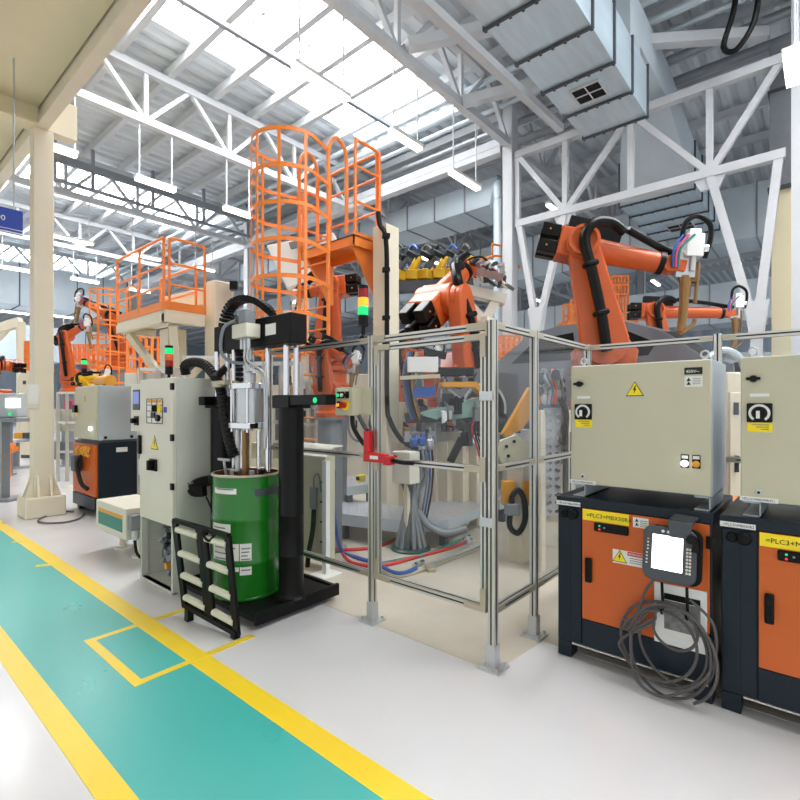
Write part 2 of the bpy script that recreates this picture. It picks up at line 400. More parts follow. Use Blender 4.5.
d = duct('air_duct', 'large galvanised rectangular air duct with a square grille in its underside', 4.2, 9.85, 2.5, 3.65, 7.0, 7.9, .95)
def grille(t, x, y, z, w):
    g = MB(); 
    for s in (-1, 1): g.bb(x+s*w-.013, x+s*w+.013, y-w, y+w, z-.045, z).bb(x-w, x+w, y+s*w-.013, y+s*w+.013, z-.045, z)
    g.bb(x-.008, x+.008, y-w, y+w, z-.04, z).bb(x-w, x+w, y-.008, y+.008, z-.04, z)
    gg = g.out('grille', 'truss_white', t); MB().bb(x-w, x+w, y-w, y+w, z-.025, z-.004).out('slot', 'black_matte', gg)
grille(d, 8.45, 3.05, 7.0, .24); d0 = d
d = duct('air_duct', 'second galvanised air duct with a grille, stepping down behind the girder', 13.6, 17.2, 2.4, 4.1, 6.9, 8.0, .9)
grille(d, 16.2, 3.2, 6.9, .32)
MB().poly([(11.9,2.6,8.3),(11.9,3.55,8.3),(13.6,4.1,6.9),(13.6,2.4,6.9),(11.9,2.6,9.1),(11.9,3.55,9.1),(13.6,4.1,8),(13.6,2.4,8)], ((0,1,2,3),(7,6,5,4),(0,4,5,1),(1,5,6,2),(2,6,7,3),(3,7,4,0))).out('transition', 'galv_light', d)
MB().bb(9.2, 9.8, 2.6, 3.55, 7.9, 9.1).bb(9.8, 11.9, 2.6, 3.55, 8.3, 9.1).out('riser', 'galv_light', d0)
duct('air_duct', 'long blue-grey duct beneath the roof between ladder and column', 13.4, 14.9, 7.6, 22, 7.9, 8.7, 1.2, 'Y', 'galv_light')
duct('air_duct', 'deep blue-grey duct with vertical seams above the yellow machines', 18, 19.6, -2, 30, 6.7, 8.3, 1.2, 'Y', 'galv_light')
duct('air_duct', 'distant blue-grey duct under the third skylight', 2.5, 11, 29.6, 31.2, 6.6, 8.6, 1.2, 'X', 'galv_light')
duct('air_duct', 'distant lower blue-grey duct behind the beige column', 1.5, 14, 38, 39.6, 4.6, 6.8, 1.2, 'X', 'galv_light')
duct('air_duct', 'blue-grey duct crossing low behind the orange robot arms', 20.5, 22, -4, 16, 4.6, 6, 1.4, 'Y', 'galv_light')
t = thing('riser_duct', 'wide vertical duct dropping beside the white edge column', 'duct', (12.7, .66, 5))
MB().bb(12.3, 13.3, .44, .86, 6.0, 8.9).out('casing', 'grey_mid', t); MB().bb(12.27, 13.33, .41, .89, 7.9, 7.95).out('flange', 'grey_dark', t); MB().bb(12.27, 13.33, .41, .89, 5.95, 6.02).out('flange', 'grey_dark', t); MB().bb(12.34, 13.2, .47, .83, 0, 5.95).out('plinth', 'soffit_cream', t)
t = thing('spiral_duct', 'round spiral galvanised duct standing beside the white column', 'duct', (12.0, 6.75, 0))
sp = MB(); sp.lathe([(.165+(.006 if i % 2 else 0), i*.07) for i in range(105)], (12.0, 6.75, 0), n=20); sp.tube([(12.0, 6.75, 7.3), (12.02, 6.8, 7.6), (12.3, 6.95, 7.8), (13.4, 7.7, 7.85)], .165, 16)
sp.out('pipe', 'galv_light', t)
MB().tube([(10.9, .9, 9.3), (10.9, .98, 8.6), (10.9, 1.25, 8.2), (10.9, 1.45, 8.35), (10.9, 1.3, 8.9), (10.9, 1.2, 9.6)], .05, 8).out('hanging_cable', 'black')
tag(bpy.data.objects['hanging_cable'], 'black cable looping down from the roof near the riser duct', 'cable')
# ------------------------------------------------------------------ luminaires
def luminaire(x, y, z, lab, L=1.15, top=8.3, grp=None, w=.17):
    t = thing('hanging_luminaire', lab, 'light fitting', (x, y, z), grp)
    MB().bb(x-L/2, x+L/2, y-w/2, y+w/2, z+.02, z+.09).out('housing', 'white', t, bevel=.01)
    MB().bb(x-L/2+.02, x+L/2-.02, y-w/2+.015, y+w/2-.015, z-.03, z+.02).out('diffuser', 'lamp_glow', t)
    for s in (-.4, .4): MB().cyl((x+s*L, y, z+.09), (x+s*L, y, top), .018, n=6).out('rod', 'truss_white', t)
def lum(u, v, Y, lab, L=1.15, grp=None, **k):
    p = at(u, v, Y=Y); luminaire(p.x, Y, p.z, lab, L, grp=grp, **k)
lum(322, 84, 6.2, 'lit hanging luminaire in front of the skylight')
lum(406, 141, 6.2, 'lit hanging luminaire above the orange ladder platform, at the skylight edge', .9)
lum(465, 181, 6.2, 'lit hanging luminaire nearest the white column by the spiral duct')
lum(156, 185, 12.2, 'lit hanging luminaire above the cream and orange platform', .95)
lum(238, 213, 12.2, 'lit hanging luminaire just beside the ladder cage', .85)
lum(64, 152, 12.2, 'lit hanging luminaire whose end shows beside the mezzanine beam', .5)
luminaire(9.8, .36, 6.9, 'large bright luminaire hanging beside the riser duct', 1.0, w=.3)
G = 'distant hanging luminaires'; LB = 'small distant lit luminaire hanging above the far production line'
for u, v, Y, L in ((72, 240, 18.2, 1.7), (145, 257, 18.2, 1.5), (204, 269, 18.2, 1.2), (85, 281, 24.2, 1.5), (140, 291, 24.2, 1.3), (18, 270, 24.2, 1.7), (75, 291, 30.2, .9), (62, 317, 36.2, 1.7), (15, 313, 36.2, 1.9), (10, 334, 42.2, 1.9)):
    lum(u, v, Y, LB, L*.72, G)
for x, y in ((14.5, 6.2), (17, 6.2), (20.7, 6.2), (16, 12.2), (21, 12.2), (15, .4), (16.8, .4), (26, 6.2), (30, 6.2), (26, 12.2), (31, 12.2), (27, .4)):  # extra luminaires, added because the far bays need light
    luminaire(x, y, 7.6, 'lit luminaire added to light the bays behind the column row', 1.3, 8.4, 'far bay luminaires')
# ------------------------------------------------------------------ mezzanine, its column and the sign
t = thing('mezzanine', 'cream painted steel mezzanine overhead along the walkway', 'mezzanine', (0, 6, 5.9))
MB().bb(-6, 2.1, -3, 22, 6.18, 6.3).out('soffit', 'soffit_cream', t)
MB().bb(2.06, 2.21, -3, 22, 5.86, 5.89).bb(2.06, 2.21, -3, 22, 6.5, 6.53).bb(2.125, 2.145, -3, 22, 5.89, 6.5).out('edge_beam', 'cream', t)
for y in (3.2, 9.05, 15):
    MB().bb(-6, 2.06, y-.15, y+.15, 5.86, 5.9).bb(-6, 2.1, y-.02, y+.02, 5.9, 6.18).out('cross_beam', 'soffit_cream', t)
MB().bb(2.21, 2.6, 8.98, 9.2, 5.86, 6.4).out('beam_stub', 'cream', t)
MB().bar((.9, -3, 6.1), (.9, 22, 6.1), .1, .16).out('soffit_rib', 'grey_dark', t)
t = thing('mezzanine_column', 'beige box column with gusseted base beside the walkway', 'column', (2.2, 9.05, 0))
MB().bb(2.03, 2.29, 8.98, 9.2, .03, 5.86).out('shaft', 'cream', t, bevel=.012)
MB().bb(1.9, 2.42, 8.85, 9.33, 0, .3).out('base_plinth', 'cream', t, bevel=.02)
for (a, b, c, e) in ((2.03, 1.93, 9.02, 0), (2.03, 1.93, 9.16, 0), (2.29, 2.39, 9.02, 0), (2.29, 2.39, 9.16, 0)):
    MB().prism([(a, .3), (b, .3), (a, .62)], (0, c-.015, 0), (1,0,0), (0,0,1), (0, .03, 0)).out('gusset', 'cream', t)
for c in (2.08, 2.24): MB().prism([(8.98, .3), (8.87, .3), (8.98, .62)], (c-.015, 0, 0), (0,1,0), (0,0,1), (.03, 0, 0)).out('gusset', 'cream', t)
t = thing('document_holder', 'pale plastic document holder hung on the beige mezzanine column', 'document holder', (2.0, 8.95, 1.62))
MB().bb(1.93, 2.1, 8.94, 8.978, 1.62, 1.92).out('tray', 'cabinet_white', t, bevel=.01); MB().bb(1.95, 2.08, 8.925, 8.94, 1.7, 1.99).out('paper', 'paper', t)
t = thing('hanging_sign', 'blue hanging sign with white lettering under the mezzanine', 'sign', (1.1, 8, 3.9))
MB().bb(.5, 1.69, 7.98, 8.02, 3.9, 4.21).out('board', 'sign_blue', t)
MB().bb(.5, 1.69, 7.977, 7.98, 3.945, 3.952).bb(.5, 1.69, 7.977, 7.98, 3.9, 3.915).out('stripe', 'white', t)
text('000', 'lettering', 'white', (1.36, 7.978, 4.04), (1,0,0), (0,0,1), .1, t)
for x in (.7, 1.6): MB().cyl((x, 8, 4.21), (x, 8, 6.18), .012, n=6).out('rod', 'steel', t)
# ------------------------------------------------------------------ robot controllers with the switch cabinets on top
EX, EZ = (0,-1,0), (0,0,1)            # along a front facing the walkway: text runs towards -Y
def plate(parent, name, m, X, y0, y1, z0, z1, th=.004, bevel=0):
    return MB().bb(X-th, X, y0, y1, z0, z1).out(name, m, parent, bevel=bevel)
def tri(parent, name, X, y, z, s, bolt=True):
    """yellow warning triangle, black rim and flash, on a face towards -X"""
    def t(k, th, nm, m, p):
        h = s*k; return MB().prism([(-h*.58, -h*.4), (h*.58, -h*.4), (0, h*.6)], (X-th, y, z-(0)), (0,-1,0), (0,0,1), (th-.0005, 0, 0)).out(nm, m, p)
    b = t(1, .002, name, 'ink', parent); t(.86, .003, 'triangle', 'sign_yellow', b)
    q = s*.1
    MB().prism([(q*.3, q*3.4), (-q*1.1, q*.2), (-q*.1, q*.3), (-q*.6, -q*2.4), (q*1.0, q*1.1), (q*.1, q*1.0), (q*.9, q*3.2)], (X-.0042, y, z), (0,-1,0), (0,0,1), (.001, 0, 0)).out('flash_symbol', 'ink', b)
    return b
def handle_bar(parent, X, y, z, h=.18, w=.045):
    b = MB(); b.bb(X-.028, X, y-w/2, y+w/2, z-h/2, z+h/2); o = b.out('door_handle', 'black', parent, bevel=.008)
    MB().bb(X-.034, X-.028, y-w*.3, y+w*.3, z-h*.35, z+h*.1).out('lever', 'black_matte', o); return o
def switch_cabinet(y1, y0, X, z0, z1, lab, lamps=True, yw=None):
    """beige cabinet from y0 to y1; front at X"""
    xb = X+.5; t = thing('switch_cabinet', lab, 'cabinet', ((X+xb)/2, (y0+y1)/2, z0-.085))
    MB().bb(X+.02, xb, y0, y1, z0, z1).out('body', 'cabinet_grey', t, bevel=.006)
    MB().bb(X-.004, X+.02, y0+.004, y1-.004, z0+.004, z1-.004).out('door', 'cabinet_beige', t, bevel=.005)
    for y in (y1-.05, y0+.05):
        f = MB(); f.bb(X+.02, xb-.02, y-.04, y+.04, z0-.012, z0).bb(X+.02, xb-.02, y-.04, y-.033, z0-.084, z0).bb(X+.02, xb-.02, y-.04, y+.04, z0-.084, z0-.076)
        f.out('foot_channel', 'cabinet_grey', t)
        MB().cyl((X+.1, y, z1), (X+.1, y, z1+.02), .012, n=8).lathe([(.02+.006*math.cos(a*.7854), .006*math.sin(a*.7854)) for a in range(9)], (X+.1, y, z1+.035), 'X', 16).out('lifting_eye', 'steel', t)
    X -= .004; ys = y1-.086
    lk = MB().lathe([(.0, -.026), (.016, -.024), (.019, -.01), (.019, 0)], (X, y1-.06, z1-.12), 'X', 16); lk.box((X-.02, y1-.06, z1-.12), (.014, .062, .015)); lk.out('door_latch', 'black', t)
    plate(t, 'name_plate', 'white', X, ys-.042, ys+.042, z1-.215, z1-.199, .002)
    sw = MB().bb(X-.014, X, ys-.055, ys+.055, z1-.35, z1-.25).out('rotary_switch', 'black', t, bevel=.005)
    MB().lathe([(.047, -.018), (.047, -.014), (.035, -.014), (.035, -.018), (.047, -.018)], (X, ys, z1-.302), 'X', 28, -.95, 4.1).out('scale_ring', 'white', sw)
    MB().lathe([(0, -.034), (.029, -.034), (.032, -.014)], (X, ys, z1-.302), 'X', 24).out('knob', 'black_matte', sw)
    MB().bb(X-.042, X-.034, ys-.004, ys+.012, z1-.33, z1-.29).out('pointer', 'white', sw)
    plate(t, 'warning_tag', 'sign_yellow', X, ys-.055, ys+.052, z1-.402, z1-.352, .002)
    for k in range(3): plate(t, 'tag_line', 'print_grey', X-.0018, ys-.04, ys+.035-.02*k, z1-.366-k*.012, z1-.362-k*.012, .0008)
    MB().bb(X-.008, X, y1-.095, y1-.07, z0+.04, z0+.068).out('key_lock', 'steel', t, bevel=.004)
    MB().lathe([(0, -.012), (.007, -.012), (.007, -.007)], (X, y1-.083, z0+.053), 'X', 10).out('key_slot', 'black', t)
    if yw: tri(t, 'warning_sign', X, yw, z1-.168, .09)
    if lamps:
        p = plate(t, 'vent_sticker', 'ink', X, y0+.045, y0+.135, z1-.085, z1-.045, .002)
        text('400V~', 'lettering', 'white', (X-.0032, y0+.128, z1-.076), EX, EZ, .025, p)
        p = plate(t, 'info_sticker', 'paper', X, y0+.045, y0+.135, z1-.155, z1-.095, .002)
        for k in range(2): MB().prism([(-.011, 0), (.011, 0), (0, .02)], (X-.0032, y0+.113, z1-.122-.022*k), (0,-1,0), (0,0,1), (.001, 0, 0)).out('arrow_mark', 'ink', p)
        for k in range(4): plate(p, 'text_line', 'print_grey', X-.002, y0+.055, y0+.093, z1-.11-k*.01, z1-.107-k*.01, .0006)
        for k, (yy, mm, ml) in enumerate(((y0+.132, 'led_white', 'white indicator lamp, lit'), (y0+.075, 'amber', 'amber indicator lamp'))):
            c = plate(t, 'lamp_plate', 'black', X, yy-.021, yy+.021, z0+.155, z0+.232, .006, .003)
            plate(c, 'caption', 'white', X-.006, yy-.016, yy+.016, z0+.208, z0+.226, .0012)
            o = MB().lathe([(0, -.03), (.014, -.028), (.019, -.018), (.019, -.006)], (X, yy, z0+.18), 'X', 18).out('indicator_lamp', mm, t); o['label'] = ml
    p = plate(t, 'code_label', 'white', X, y1-.165, y1-.0, z0+.002, z0+.026, .002); text('=PLC3+MBX50R4T1', 'lettering', 'ink', (X-.0032, y1-.01, z0+.008), EX, EZ, .0165, p)
    return t
def controller(y1, lab, code, short, info=True):
    """orange-doored controller, left edge at y1, front at X = 3.2"""
    X, y0 = 3.2, y1-.885; t = thing('robot_controller', lab, 'robot controller', (3.55, (y0+y1)/2, 0))
    MB().bb(X+.004, 3.93, y0, y1, .1, 1.0).out('housing', 'dark_blue', t, bevel=.006)
    MB().bb(X-.01, 3.95, y0-.006, y1+.006, 1.0, 1.062).out('top_cover', 'dark_blue', t, bevel=.006)
    for y in (y1-.045, y0+.045):
        for x in (X+.06, 3.87): MB().bb(x-.055, x+.055, y-.045, y+.045, .0, .1).out('foot', 'dark_blue', t, bevel=.004)
    MB().bb(X-.008, X+.01, y0+.02, y1-.1, .098, .108).out('sill_strip', 'alu', t)
    MB().bb(X+.25, 3.8, y0+.1, y1-.1, .04, .1).out('plinth', 'black_matte', t)
    MB().bb(X-.004, X+.004, y1-.16, y1-.004, .115, .99).out('side_panel', 'dark_blue', t, bevel=.003)
    MB().bb(X-.0045, X-.002, y1-.09, y1-.087, .115, .99).out('seam', 'black', t)
    for yy, r in ((y1-.105, .034), (y1-.05, .026)):
        MB().lathe([(0, -.03), (r*.75, -.03), (r, -.02), (r, 0)], (X-.004, yy, .95), 'X', 18).out('connector_knob', 'black_matte', t)
    dy1, dy0 = y1-.168, y0+.012
    MB().bb(X-.012, X+.004, dy0, dy1, .287, .997).out('door', 'orange_door', t, bevel=.003)
    MB().bb(X-.011, X+.004, dy0, dy1, .112, .283).out('lower_panel', 'dark_blue', t, bevel=.003)
    handle_bar(t, X-.012, dy1-.045, .61, .155, .04)
    p = plate(t, 'code_label', 'sign_yellow', X-.012, dy1-.285, dy1-.004, .926, .995, .003)
    text(code, 'lettering', 'ink', (X-.0158, dy1-.028, .948), EX, EZ, .036, p)
    p = MB().bb(X-.03, X-.012, dy1-.285, dy1-.078, .866, .922).out('control_strip', 'black', t, bevel=.01)
    MB().bb(X-.032, X-.029, dy1-.278, dy1-.18, .872, .916).out('cover', 'black_matte', p)
    for dy, z, m in ((.115, .904, 'led_green'), (.115, .882, 'led_red'), (.145, .896, 'grey_mid')):
        MB().cyl((X-.034, dy1-dy, z), (X-.029, dy1-dy, z), .006, n=10).out('led', m, p)
    p = plate(t, 'edge_label', 'white', X-.01, y1-.155, y1+.004, 1.002, 1.03, .003); text(short, 'lettering', 'ink', (X-.0135, y1-.01, 1.009), EX, EZ, .019, p)
    if info:
        p = plate(t, 'info_sticker', 'paper', X-.012, dy1-.395, dy1-.308, .925, .985, .002)
        for k in range(2): MB().prism([(-.01, 0), (.01, 0), (0, .02)], (X-.0152, dy1-.33, .96-.024*k), (0,-1,0), (0,0,1), (.001, 0, 0)).out('arrow_mark', 'ink', p)
        for k in range(4): plate(p, 'text_line', 'print_grey', X-.0142, dy1-.388, dy1-.348, .966-k*.011, .97-k*.011, .0006)
        p = plate(t, 'danger_sticker', 'paper', X-.012, dy1-.40, dy1-.19, .688, .772, .002)
        tri(p, 'triangle_sign', X-.0142, dy1-.232, .727, .075); plate(p, 'red_banner', 'red', X-.0142, dy1-.40, dy1-.277, .746, .770, .0008)
        text('WARNING', 'lettering', 'white', (X-.0155, dy1-.282, .752), EX, EZ, .018, p)
        for k in range(3): plate(p, 'text_line', 'print_grey', X-.0142, dy1-.38, dy1-.29, .73-k*.013, .734-k*.013, .0006)
    for z in (.9, .36): MB().bb(X-.02, X+.0, dy0-.012, dy0+.016, z-.035, z+.035).out('hinge', 'black', t, bevel=.003)
    return t
controller(1.362, 'dark blue robot controller with orange door, teach pendant hung on its front', '=PLC3+MBX50R4', '=PLC3+MBX50R4')
controller(.436, 'dark blue robot controller with orange door, cut off at the edge of the view', '=PLC3+MB040R2', '=PLC3+MB040R2', False)
switch_cabinet(1.282, .482, 3.22, 1.147, 1.92, 'beige switch cabinet with warning triangle and lit white lamp on the pendant controller', True, .883)
switch_cabinet(.353, -.447, 3.22, 1.147, 1.92, 'beige switch cabinet on the second controller, cut off at the edge of the view', False)
# teach pendant and its cable
def pend(a, b, d=0):  # local frame of the tilted pendant
    return PO + PX*a*PK + PZ*b*PK + PN*d
PK = 1.02; PO = Vector((3.085, .66, .825)); PX = Vector((.03, -1, -.01)).normalized(); PN = Vector((-1, -.03, .14)).normalized(); PZ = PN.cross(PX).normalized()*-1
if PZ.z < 0: PZ = -PZ
t = thing('teach_pendant', 'grey robot teach pendant with glowing white screen hung on the orange door', 'teach pendant', (3.1, .672, .61))
def rr(w, h, r, n=5):
    P = []
    for cx, cy, a0 in ((w/2-r, h/2-r, 0), (-w/2+r, h/2-r, 90), (-w/2+r, -h/2+r, 180), (w/2-r, -h/2+r, 270)):
        for k in range(n+1): a = math.radians(a0+90*k/n); P.append((cx+r*math.cos(a), cy+r*math.sin(a)))
    return P
def pp(name, m, w, h, r, cx, cz, d0, d1, parent=t, bev=0):
    return MB().prism([((a+cx)*PK, (b+cz)*PK) for a, b in rr(w, h, r)], PO+PN*d0, PX, PZ, PN*(d1-d0)).out(name, m, parent, bevel=bev)
pp('back_shell', 'black_matte', .275, .30, .05, .012, 0, -.03, 0, bev=.008)
hs = pp('housing', 'grey_dark', .262, .295, .05, -.004, 0, 0, .03, bev=.008)
sc = pp('screen', 'screen_white', .15, .185, .004, -.012, .008, .0302, .032)
for k in range(4): pp('key', 'amber' if k == 0 else 'cabinet_white', .009, .009, .003, -.108, .07-.018*k, .03, .034); pp('key', 'cabinet_white', .009, .009, .003, -.112, -.005-.018*k, .03, .034)
for k in range(8):
    for j in (0, 1): pp('key', 'cabinet_white', .011, .012, .003, .084+.014*j, .045-.018*k, .03, .034)
for x in (-.035, -.008): MB().cyl(pend(x, .122, .03), pend(x, .122, .038), .008, n=12).out('mode_button', 'white', t)
MB().cyl(pend(.102, .1, .02), pend(.102, .1, .06), .026, .024, 18).out('stop_knob', 'black', t)
MB().prism([(-.02, -.02), (.02, -.02), (.012, .035), (-.012, .035)], pend(.122, .055, .02), PX, PZ, PN*.03).out('grip', 'black', t, bevel=.004)
h = MB(); h.prism([(-.045, .1), (.045, .1), (.062, .19), (-.062, .19)], pend(.045, 0, .004), PX, PZ, PN*.04); h.out('hanger_bracket', 'grey_dark', t, bevel=.003)
MB().bar(pend(.045, .185, .01), (3.185, .6, 1.03), .12, .012).out('hanger_arm', 'grey_dark', t)
def hookpart(y):
    MB().tube([(3.11, y, .65), (3.12, y, .58), (3.13, y, .5), (3.11, y, .475), (3.09, y, .5)], .008, 8).out('cable_hook', 'black', t)
hookpart(.71); hookpart(.585)
t = thing('document_pocket', 'white document frame holding a grey photo sheet, behind the coiled cable', 'document holder', (3.18, .62, .27))
MB().bb(3.172, 3.188, .50, .765, .28, .625).out('frame', 'white', t, bevel=.002)
MB().bb(3.169, 3.173, .53, .712, .37, .535).out('photo_sheet', 'print_grey', t); MB().bb(3.169, 3.173, .53, .712, .54, .575).out('dark_slot', 'black_matte', t); MB().bb(3.168, 3.172, .53, .712, .325, .37).out('paper', 'paper', t)
pts = [at(655, 578, X=3.1), at(645, 592, X=3.11), at(636, 615, X=3.1)]
def loop(cx, cz, rx, rz, n, a0, a1, X, tilt=0):
    P = []
    for i in range(n+1):
        a = math.radians(a0+(a1-a0)*i/n); P.append(Vector((X+.012*math.sin(a*1.3+cx*7), cx-rx*math.cos(a), cz+rz*math.sin(a)+tilt*math.cos(a))))
    return P
cab = MB()
path = pts[:]
path += loop(.71, .30, .225, .235, 14, 160, -200, 3.11)
path += loop(.67, .275, .205, .26, 14, 160, -200, 3.095, .02)
path += loop(.64, .31, .19, .215, 14, 150, -200, 3.105, -.02)
path += loop(.73, .29, .20, .20, 14, 160, -180, 3.09, .03)
path += loop(.645, .41, .115, .12, 12, 180, -190, 3.10)
path += loop(.66, .27, .225, .265, 14, 170, -60, 3.085, -.01)
tag(cab.tube(path, .0085, 8, 4).out('coiled_cable', 'grey_cable'), 'grey pendant cable hanging in large untidy coils before the orange door', 'cable')
tag(MB().tube([at(631, 632, X=3.07), at(632, 665, X=3.07), at(640, 684, X=3.06), at(660, 696, X=3.05), at(682, 692, X=3.06), at(706, 678, X=3.08), at(716, 650, X=3.09), at(712, 622, X=3.09), at(690, 600, X=3.09)], .0085, 8, 5).out('cable_loop', 'grey_cable'), 'loose grey loop of pendant cable sagging almost to the floor', 'cable')

# ------------------------------------------------------------------ safety fence of aluminium profile and clear panels
ph = .04
def profile(mb, gr, a, b, w=.045, faces=True):
    mb.bar(a, b, w)
    a, b = Vector(a), Vector(b); z = (b-a).normalized(); u = Vector((0,0,1)) if abs(z.z) < .9 else Vector((1,0,0)); x = u.cross(z).normalized(); y = z.cross(x)
    for n, s in ((x, y), (y, x), (-x, y), (-y, x)):
        o = n*(w/2+.0006); q = s*.0055
        gr.poly([a+o-q, a+o+q, b+o+q, b+o-q], ((0,1,2,3),))
def post(x, y, top, lab, foot=True, w=.05):
    t = thing('fence_post', lab, 'fence post', (x, y, 0)); m, g = MB(), MB(); profile(m, g, (x, y, .012), (x, y, top), w)
    s = m.out('shaft', 'alu', t, bevel=.004); g.out('groove', 'alu_groove', s)
    MB().bb(x-.075, x+.075, y-.075, y+.075, 0, .012).out('base_plate', 'steel', t)
    f = MB()
    for sx in (-1, 1): f.bb(x+sx*(w/2+.003)-.004, x+sx*(w/2+.003)+.004, y-w/2, y+w/2, .012, .15)
    for sy in (-1, 1): f.bb(x-w/2-.006, x+w/2+.006, y+sy*(w/2+.003)-.004, y+sy*(w/2+.003)+.004, .012, .15)
    f.out('foot_bracket', 'steel', t)
    for sx in (-1, 1):
        for sy in (-1, 1): MB().cyl((x+sx*.055, y+sy*.055, .012), (x+sx*.055, y+sy*.055, .035), .011, n=6).out('anchor_bolt', 'steel', t)
    return t
TOP = 2.2
post(2.76, 1.60, TOP, 'aluminium fence post at the outer corner of the robot cell')
post(2.76, 2.66, TOP, 'aluminium fence post between the gate and the control box')
post(3.34, 1.60, TOP, 'aluminium fence post in the middle of the short side fence')
post(4.40, 1.60, TOP, 'aluminium fence post at the inner corner behind the beige switch cabinets')
post(4.40, .62, TOP, 'aluminium fence post showing just above the beige switch cabinet gap')
post(2.76, 4.02, TOP, 'aluminium fence post hidden mostly behind the drum pump')
def brk(mb, c, d): mb.box(c, d)
def panel(a, b, lab, rails, grp=None, inset=.028, pane=True):
    """a clear fence field between two posts; rails: heights"""
    a, b = Vector((*a, 0)), Vector((*b, 0)); d = (b-a).normalized(); a2, b2 = a+d*inset, b-d*inset; n = Vector((-d.y, d.x, 0))
    t = thing('clear_fence', lab, 'fence panel', ((a.x+b.x)/2, (a.y+b.y)/2, rails[0]))
    for z in rails:
        m, g = MB(), MB(); profile(m, g, a2+Vector((0,0,z)), b2+Vector((0,0,z)), .042); s = m.out('rail', 'alu', t); g.out('groove', 'alu_groove', s)
        for p, q in ((a2, 1), (b2, -1)): MB().bar(p+d*q*.0+Vector((0,0,z)), p+d*q*.09+Vector((0,0,z)), .046, .03).out('bracket', 'bracket', t)
    if pane:
        mid = (a2+b2)/2; L = (b2-a2).length
        for z0, z1 in zip(rails, rails[1:]):
            MB().box((mid.x, mid.y, (z0+z1)/2), (L, .005, z1-z0-.042), math.atan2(d.y, d.x)).out('pane', 'clear_panel', t)
    return t
panel((2.76, 2.66), (2.76, 4.02), 'clear fence panel beside the black drum pump post', (.36, 1.27, 2.165))
panel((2.76, 1.60), (3.34, 1.60), 'narrow clear side fence panel at the outer corner', (.36, 1.26, 2.17))
panel((3.34, 1.60), (4.40, 1.60), 'clear side fence panel running back to the inner corner', (.36, 1.26, 2.17))
panel((4.40, 1.60), (4.40, .62), 'clear fence panel behind the beige switch cabinet with warning triangle', (.36, 1.26, 2.17))
panel((4.40, .62), (4.40, -1.4), 'clear fence panel behind the second beige switch cabinet', (.36, 1.26, 2.17))
# header and gate
t = thing('fence_header', 'aluminium header rail over the gate', 'rail', (2.76, 2.15, 2.15)); m, g = MB(), MB(); profile(m, g, (2.76, 1.628, 2.165), (2.76, 2.632, 2.165)); s = m.out('rail', 'alu', t); g.out('groove', 'alu_groove', s)
for y in (1.628, 2.632): MB().bb(2.73, 2.79, y-.012 if y > 2 else y, y if y > 2 else y+.012, 2.1, 2.2).out('corner_bracket', 'bracket', t)
MB().bb(2.727, 2.74, 1.63, 1.78, 2.15, 2.19).out('corner_bracket', 'bracket', t); MB().bb(2.727, 2.74, 2.51, 2.63, 2.15, 2.19).out('corner_bracket', 'bracket', t)
t = thing('safety_gate', 'hinged safety gate with clear panes in the fence front', 'gate', (2.76, 2.15, .33))
ga, gb, gz0, gz1 = 1.66, 2.60, .36, 2.1
for nm, a, b in (('stile', (2.76, ga, gz0-.02), (2.76, ga, gz1+.02)), ('stile', (2.76, gb, gz0-.02), (2.76, gb, gz1+.02)), ('rail', (2.76, ga+.022, gz0), (2.76, gb-.022, gz0)), ('rail', (2.76, ga+.022, gz1), (2.76, gb-.022, gz1)), ('rail', (2.76, ga+.022, 1.25), (2.76, gb-.022, 1.25))):
    m, g = MB(), MB(); profile(m, g, a, b, .042); s = m.out(nm, 'alu', t); g.out('groove', 'alu_groove', s)
for z0, z1 in ((gz0, 1.25), (1.25, gz1)): MB().bb(2.757, 2.763, ga+.022, gb-.022, z0+.022, z1-.022).out('pane', 'clear_panel', t)
for y, s in ((ga, 1), (gb, -1)):
    for z, q in ((gz1, -1), (gz0, 1), (1.25, 0)):
        mb = MB(); mb.bb(2.732, 2.74, y-.02*s, y+s*.14, z-.018, z+.018)
        if q: mb.bb(2.732, 2.74, y-.02, y+.02, z+q*.018, z+q*.13)
        else: mb.bb(2.730, 2.7405, y-.021, y+.021, z-.08, z+.08)
        mb.out('corner_bracket', 'bracket', t)
for z in (.92, 1.72): MB().bb(2.722, 2.735, 1.585, 1.68, z-.03, z+.03).out('hinge', 'steel', t, bevel=.004)
t = thing('door_lock', 'red safety door lock with handle on the gate rail', 'lock', (2.71, 2.6, 1.25))
MB().bb(2.68, 2.735, 2.625, 2.68, 1.235, 1.47).out('switch_body', 'red', t, bevel=.008)
MB().bb(2.675, 2.735, 2.46, 2.68, 1.235, 1.305).out('actuator', 'red', t, bevel=.01)
MB().bb(2.66, 2.735, 2.40, 2.46, 1.225, 1.29).out('actuator_head', 'red', t, bevel=.008)
MB().bb(2.67, 2.676, 2.52, 2.60, 1.26, 1.285).out('label_plate', 'white', t)
MB().tube([(2.70, 2.40, 1.26), (2.68, 2.29, 1.255), (2.70, 2.20, 1.255)], .016, 10).out('handle_bar', 'black', t)
MB().tube([(2.7, 2.655, 1.47), (2.7, 2.71, 1.53), (2.7, 2.77, 1.62)], .017, 10).out('cable_sleeve', 'grey_dark', t)
t = thing('control_box', 'beige push button control box on the fence post', 'control box', (2.70, 2.83, 1.585))
MB().bb(2.62, 2.735, 2.735, 2.93, 1.585, 1.80).out('enclosure', 'cabinet_beige', t, bevel=.006); MB().bb(2.722, 2.735, 2.64, 2.735, 1.59, 1.80).out('mounting_plate', 'cabinet_beige', t)
for y, z, m in ((2.885, 1.745, 'led_green'), (2.84, 1.745, 'white'), (2.79, 1.745, 'black'), (2.885, 1.67, 'led_amber')):
    p = MB().bb(2.612, 2.62, y-.017, y+.017, z-.028, z+.024).out('button_plate', 'black', t); MB().cyl((2.598, y, z-.004), (2.612, y, z-.004), .0135, n=14).out('push_button', m, p)
